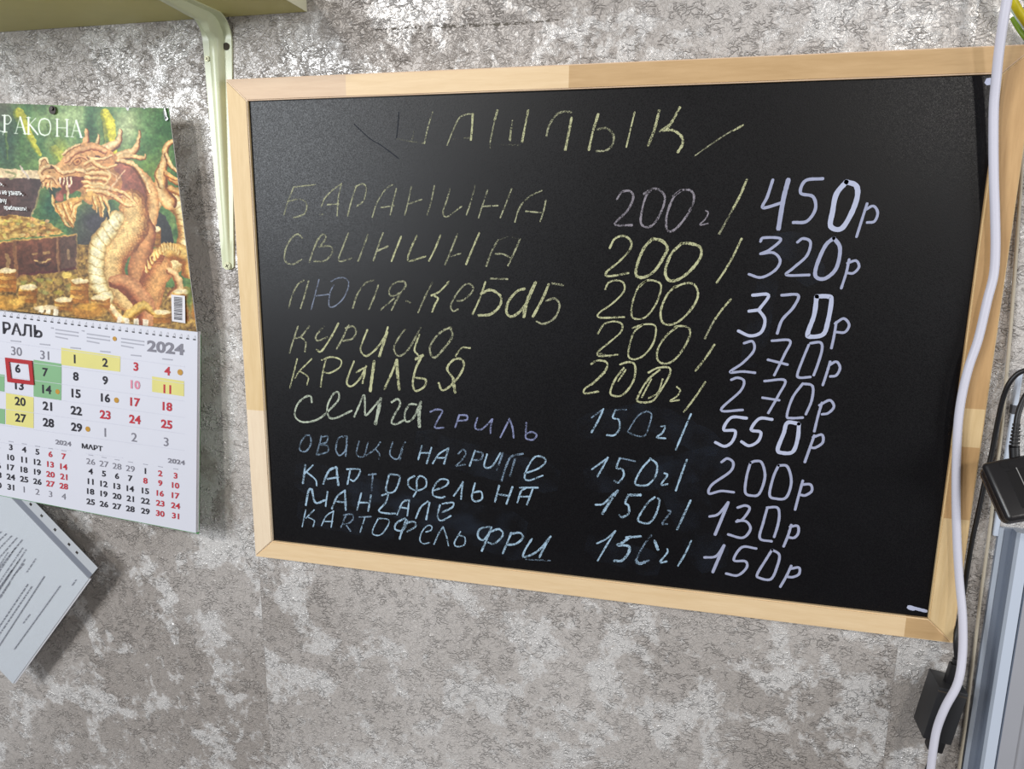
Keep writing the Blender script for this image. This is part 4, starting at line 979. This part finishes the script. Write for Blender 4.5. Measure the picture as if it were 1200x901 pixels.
hole_m = simple('dark_screw_hole', (60, 52, 40), .6, .2); screw_m = simple('dull_screw', (150, 148, 120), .35, .5, metallic=.5)
bm = bmesh.new(); disc(bm, at(265.3, 54.5, .0024), .0043, 18, (0, -1, 0), .0007); link('screw_hole', bm, hole_m, br)
def screw(px, py, off, r, slot=True):
    bm = bmesh.new(); c = at(px, py, off); disc(bm, c, r, 20, (0, -1, 0), .0012); disc(bm, c + Vector((0, -.0012, 0)), r * .75, 20, (0, -1, 0), .0006)
    s_ = link('screw', bm, screw_m, br, True)
    bm = bmesh.new()
    for a in (.5, .5 + math.pi / 2):
        u = Vector((math.cos(a), 0, math.sin(a))) * r * .5; v_ = Vector((-math.sin(a), 0, math.cos(a))) * r * .1; cc = c + Vector((0, -.0018, 0))
        prism(bm, [cc - u - v_, cc + u - v_, cc + u + v_, cc - u + v_], (0, -.0002, 0))
    link('screw_slot', bm, hole_m, s_)
screw(267, 311.5, .0028, .0048); screw(243.3, 69, .0026, .0032)
screw(238, 13, .004, .0028)

# ------------------------------------------------------------------ right-hand side: profiles, cables, adapters
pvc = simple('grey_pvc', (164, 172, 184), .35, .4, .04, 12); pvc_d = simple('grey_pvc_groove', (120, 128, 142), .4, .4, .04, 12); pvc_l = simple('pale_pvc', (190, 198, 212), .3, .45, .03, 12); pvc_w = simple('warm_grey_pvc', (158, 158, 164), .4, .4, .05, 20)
x0 = .4528; ztop = at(1167, 616, 0).z
prof = [(0, .000), (.0000, .004), (.0035, .006), (.0045, .0045), (.0120, .0045), (.0125, .0135), (.0150, .0160), (.0250, .0160), (.0256, .0135), (.0264, .0135), (.0270, .0165), (.042, .0185), (.043, .015), (.060, .015), (.061, .024), (.12, .024), (.12, 0)]
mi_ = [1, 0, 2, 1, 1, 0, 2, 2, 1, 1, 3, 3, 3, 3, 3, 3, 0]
bm = bmesh.new()
for i in range(len(prof)):
    j = (i + 1) % len(prof); (xa, ya), (xb, yb) = prof[i], prof[j]
    f = bm.faces.new([bm.verts.new((x0 + xa, WALL_Y - ya, Z0 - .75)), bm.verts.new((x0 + xb, WALL_Y - yb, Z0 - .75)), bm.verts.new((x0 + xb, WALL_Y - yb, ztop)), bm.verts.new((x0 + xa, WALL_Y - ya, ztop))]); f.material_index = mi_[i]
for zz in (Z0 - .75, ztop): bm.faces.new([bm.verts.new((x0 + a, WALL_Y - b, zz)) for a, b in prof])
bmesh.ops.remove_doubles(bm, verts=bm.verts[:], dist=1e-6)
tag(link('trim_1', bm, [pvc, pvc_d, pvc_l, pvc_w]), kind='structure', label='grey ribbed plastic window profile standing at the right edge of the wall')

strip = empty('plastic_strip', at(1190, 480, 0), 'narrow pale grey plastic strip with a dark clip, right of the board frame', 'strip')
sx0, sx1 = at(1186, 480, .004).x, at(1192.5, 480, .004).x
bm = bmesh.new(); add_box(bm, (sx0, WALL_Y - .005, ztop - .01), (sx1, WALL_Y - .0002, at(1194, 434, .004).z), .0012); link('strip_body', bm, pvc_l, strip)
bm = bmesh.new(); zc_ = at(1188, 480, .006).z; add_box(bm, (sx0 - .0010, WALL_Y - .0070, zc_ - .0045), (sx0 + .0022, WALL_Y - .0002, zc_ + .0045), .0006)
add_box(bm, (sx0 + .0034, WALL_Y - .0070, zc_ - .0045), (sx0 + .0048, WALL_Y - .0002, zc_ + .0045), .0005)
link('clip', bm, simple('dark_clip', (66, 66, 70), .4, .5), strip)

# cream cord down the wall between frame and profile
cord_m = simple('cream_cord', (178, 168, 150), .5, .35)
bm = bmesh.new(); tube(bm, [at(x, y, .003) for x, y in ((1199, 150), (1196.5, 210), (1192, 280), (1187, 350), (1181.5, 420), (1174, 500), (1167, 560), (1160, 620), (1154, 665), (1149, 700), (1144, 745), (1137, 800), (1131, 850), (1124, 901), (1119, 940))], .0017, 10, 5)
tag(link('cream_cord', bm, cord_m, None, True), 'thin cream cord running down the wall between board frame and grey profile', 'cord')

cable_w = simple('white_cable_sheath', (206, 204, 216), .4, .4, .02, 20); cable_k = simple('black_rubber', (26, 25, 27), .42, .4, .1, 60)
wp = [(1190, -60, .055), (1183, -20, .052), (1180, 0, .050), (1175, 30, .046), (1170.5, 62, .040), (1167.5, 92, .034), (1164.5, 130, .029), (1164.5, 200, .026), (1166, 250, .025), (1166.5, 290, .025), (1164.5, 322, .025), (1157, 352, .025), (1146.5, 397, .025), (1135, 431, .025), (1127, 465, .025),
      (1122.5, 500, .025), (1120.5, 550, .025), (1120.5, 600, .025), (1122, 645, .025), (1124.5, 683, .027), (1128, 722, .034), (1128, 765, .042), (1122.5, 800, .050), (1108, 828, .052), (1098.5, 852, .05), (1094, 875, .05), (1090.5, 903, .05), (1086, 940, .05)]
bm = bmesh.new(); tube(bm, [at(*p) for p in wp], .0041, 16, 5)
tag(link('white_cable', bm, cable_w, None, True), 'white cable hanging down over the right side of the board frame', 'cable')

# yellow-green wire and pale cable in the top right corner
yel = simple('yellow_insulation', (206, 190, 30), .4, .5); grn = simple('green_insulation', (120, 150, 40), .4, .5); mint = simple('pale_mint_sheath', (196, 214, 206), .4, .5)
ew = empty('earth_wire', at(1200, 20, .02), 'yellow and green insulated wire curving through the top right corner', 'wire')
bm = bmesh.new(); tube(bm, [at(1176, -30, .030), at(1184, -6, .028), at(1191, 8, .026), at(1200, 22, .024), at(1215, 40, .022), at(1240, 60, .02)], .0036, 12); link('yellow_core', bm, yel, ew, True)
bm = bmesh.new(); tube(bm, [at(1186, 20, .008), at(1194, 34, .008), at(1204, 47, .010), at(1220, 62, .012)], .0022, 10); link('green_core', bm, grn, ew, True)
bm = bmesh.new(); tube(bm, [at(1180, 0, .016), at(1188, 12, .016), at(1196, 24, .016), at(1204, 32, .016), at(1222, 42, .016)], .0023, 12)
tag(link('mint_cable', bm, mint, None, True), 'thin pale mint cable below the yellow wire in the top right corner', 'cable')

# power brick
brick = empty('power_brick', at(1170, 575, .03), 'black plastic power brick hanging at the right of the board with two leads', 'adapter')
A = at(1151, 542, .06); B = at(1182, 611, .093); V = at(1187, 529, .055)
u = B - A; v = (V - A) * 1.75; v -= u * (v.dot(u) / u.dot(u)); n = u.cross(v).normalized(); n = n if n.y > 0 else -n
bk = simple('black_plastic', (30, 28, 29), .33, .5, .15, 80); bk2 = simple('dark_label', (20, 18, 19), .5, .3); bk3 = simple('reflection_tinted_plastic', (44, 36, 30), .25, .5)
u0 = u.normalized(); v0 = v.normalized()
v *= 1.12
bm = bmesh.new(); obox(bm, A, u, v, n * .010, .0045, 4); link('front_shell', bm, bk, brick, True)
bm = bmesh.new(); obox(bm, A + n * .0085 + u * .01 + v * .01, u * .98, v * .98, n * .018, .0075, 4); link('rear_shell', bm, bk3, brick, True)  # brown tint of the base colour stands in for a reflection
bm = bmesh.new(); obox(bm, A + u * .22 + v * .27 - n * .0003, u * .62, v * .62, n * .001, .0003, 1); link('rating_label', bm, bk2, brick)
bm = bmesh.new(); obox(bm, A + u * .19 + v * .44 - n * .0008, u * .40, v * .012, n * .001, 0); link('painted_highlight', bm, simple('pale_highlight', (150, 148, 146), .3, .5), brick)  # pale strip: a highlight line on the black case, put into colour
bm = bmesh.new(); disc(bm, A + u * .17 + v * .38, .0020, 14, -n, .0003); disc(bm, A + u * .10 + v * .30, .0036, 16, -n, .0003); link('indentations', bm, bk2, brick)
# ribbed strain relief and lead
top = A + v * .52 + n * .010; dr = -u0
jp = [at(1188.5, 524, .05), at(1189.5, 512, .046), at(1191, 499, .042)]
bm = bmesh.new(); tube(bm, [top + u0 * .006, jp[0]], .0045, 12)
for i in range(7):
    p = jp[0].lerp(jp[2], i / 6); d_ = (jp[2] - jp[0]).normalized(); disc(bm, p, .0046 - i * .0002, 12, d_, .0019)
tube(bm, jp, .0026, 10); link('strain_relief', bm, cable_k, brick, True)
bm = bmesh.new(); tube(bm, [jp[2], at(1192.5, 488, .04), at(1196, 476, .038), at(1203, 462, .036), at(1216, 448, .034)], .0027, 10); link('output_lead', bm, cable_k, brick, True)

# wall charger with its plug and lead
ch = empty('charger', at(1112, 835, .01), 'square black charger hanging below the bottom right corner of the board', 'charger')
F1 = at(1101, 805, .042); F2 = at(1135.5, 814, .042); F3 = at(1092.5, 868, .042); BK = at(1096, 779, .012)
uu_ = F2 - F1; vv_ = F3 - F1; vv_ -= uu_ * (vv_.dot(uu_) / uu_.dot(uu_)); nn_ = uu_.cross(vv_).normalized(); nn_ = nn_ if nn_.y > 0 else -nn_
dd = BK - F1; nn2 = nn_ * .036
bm = bmesh.new(); obox(bm, F1, uu_, vv_, nn2, .0012, 2); link('charger_body', bm, simple('matt_black_plastic', (38, 38, 40), .42, .45, .1, 60), ch, True)
bm = bmesh.new(); obox(bm, F1 + vv_ * .06 + nn2 * -.004, uu_, vv_ * .02, nn2 * .02); link('parting_line', bm, simple('brownish_seam', (70, 62, 54), .3, .5), ch)
pt = F1 + uu_ * .48 + nn2 * .45; upv = -vv_.normalized()
bm = bmesh.new(); obox(bm, pt - uu_ * .14 - nn_ * .004 + upv * -.001, uu_ * .34, upv * .0235, nn_ * .0085, .0012, 2)
obox(bm, pt - uu_ * .09 - nn_ * .003 + upv * .0225, uu_ * .22, upv * .006, nn_ * .006, .001, 2); plug_top = pt + uu_ * .03 + upv * .028 + nn_ * .001
link('usb_plug', bm, cable_k, ch, True)
bm = bmesh.new(); q0 = F3 + uu_ * .12 + nn2 * .3; obox(bm, q0 + upv * .001, uu_ * .55, -upv * .021, nn_ * .014, .002, 2); link('lower_plug', bm, cable_k, ch, True)
bm = bmesh.new(); q1 = q0 + uu_ * .3 - upv * .018 + nn_ * .006; tube(bm, [q1, q1 - upv * .012 + Vector((.001, 0, 0)), q1 - upv * .05, q1 - upv * .09 - Vector((.004, 0, 0))], .0034, 10); link('lower_lead', bm, cable_k, ch, True)
bp = [plug_top, at(1120, 748, .022), at(1125, 722, .012), at(1130, 690, .008), at(1138, 640, .008), at(1147, 598, .008), at(1154, 565, .008), at(1161.5, 534, .008), at(1166, 510, .010), at(1170, 490, .013), at(1174.5, 470, .016), at(1181, 452, .02), at(1190, 440, .022), at(1201, 434, .024), at(1222, 429, .026)]
bm = bmesh.new(); tube(bm, bp, .0024, 10, 6); tag(link('charging_lead', bm, cable_k, None, True), 'thin black lead rising from the square charger and looping over the power brick', 'cable')
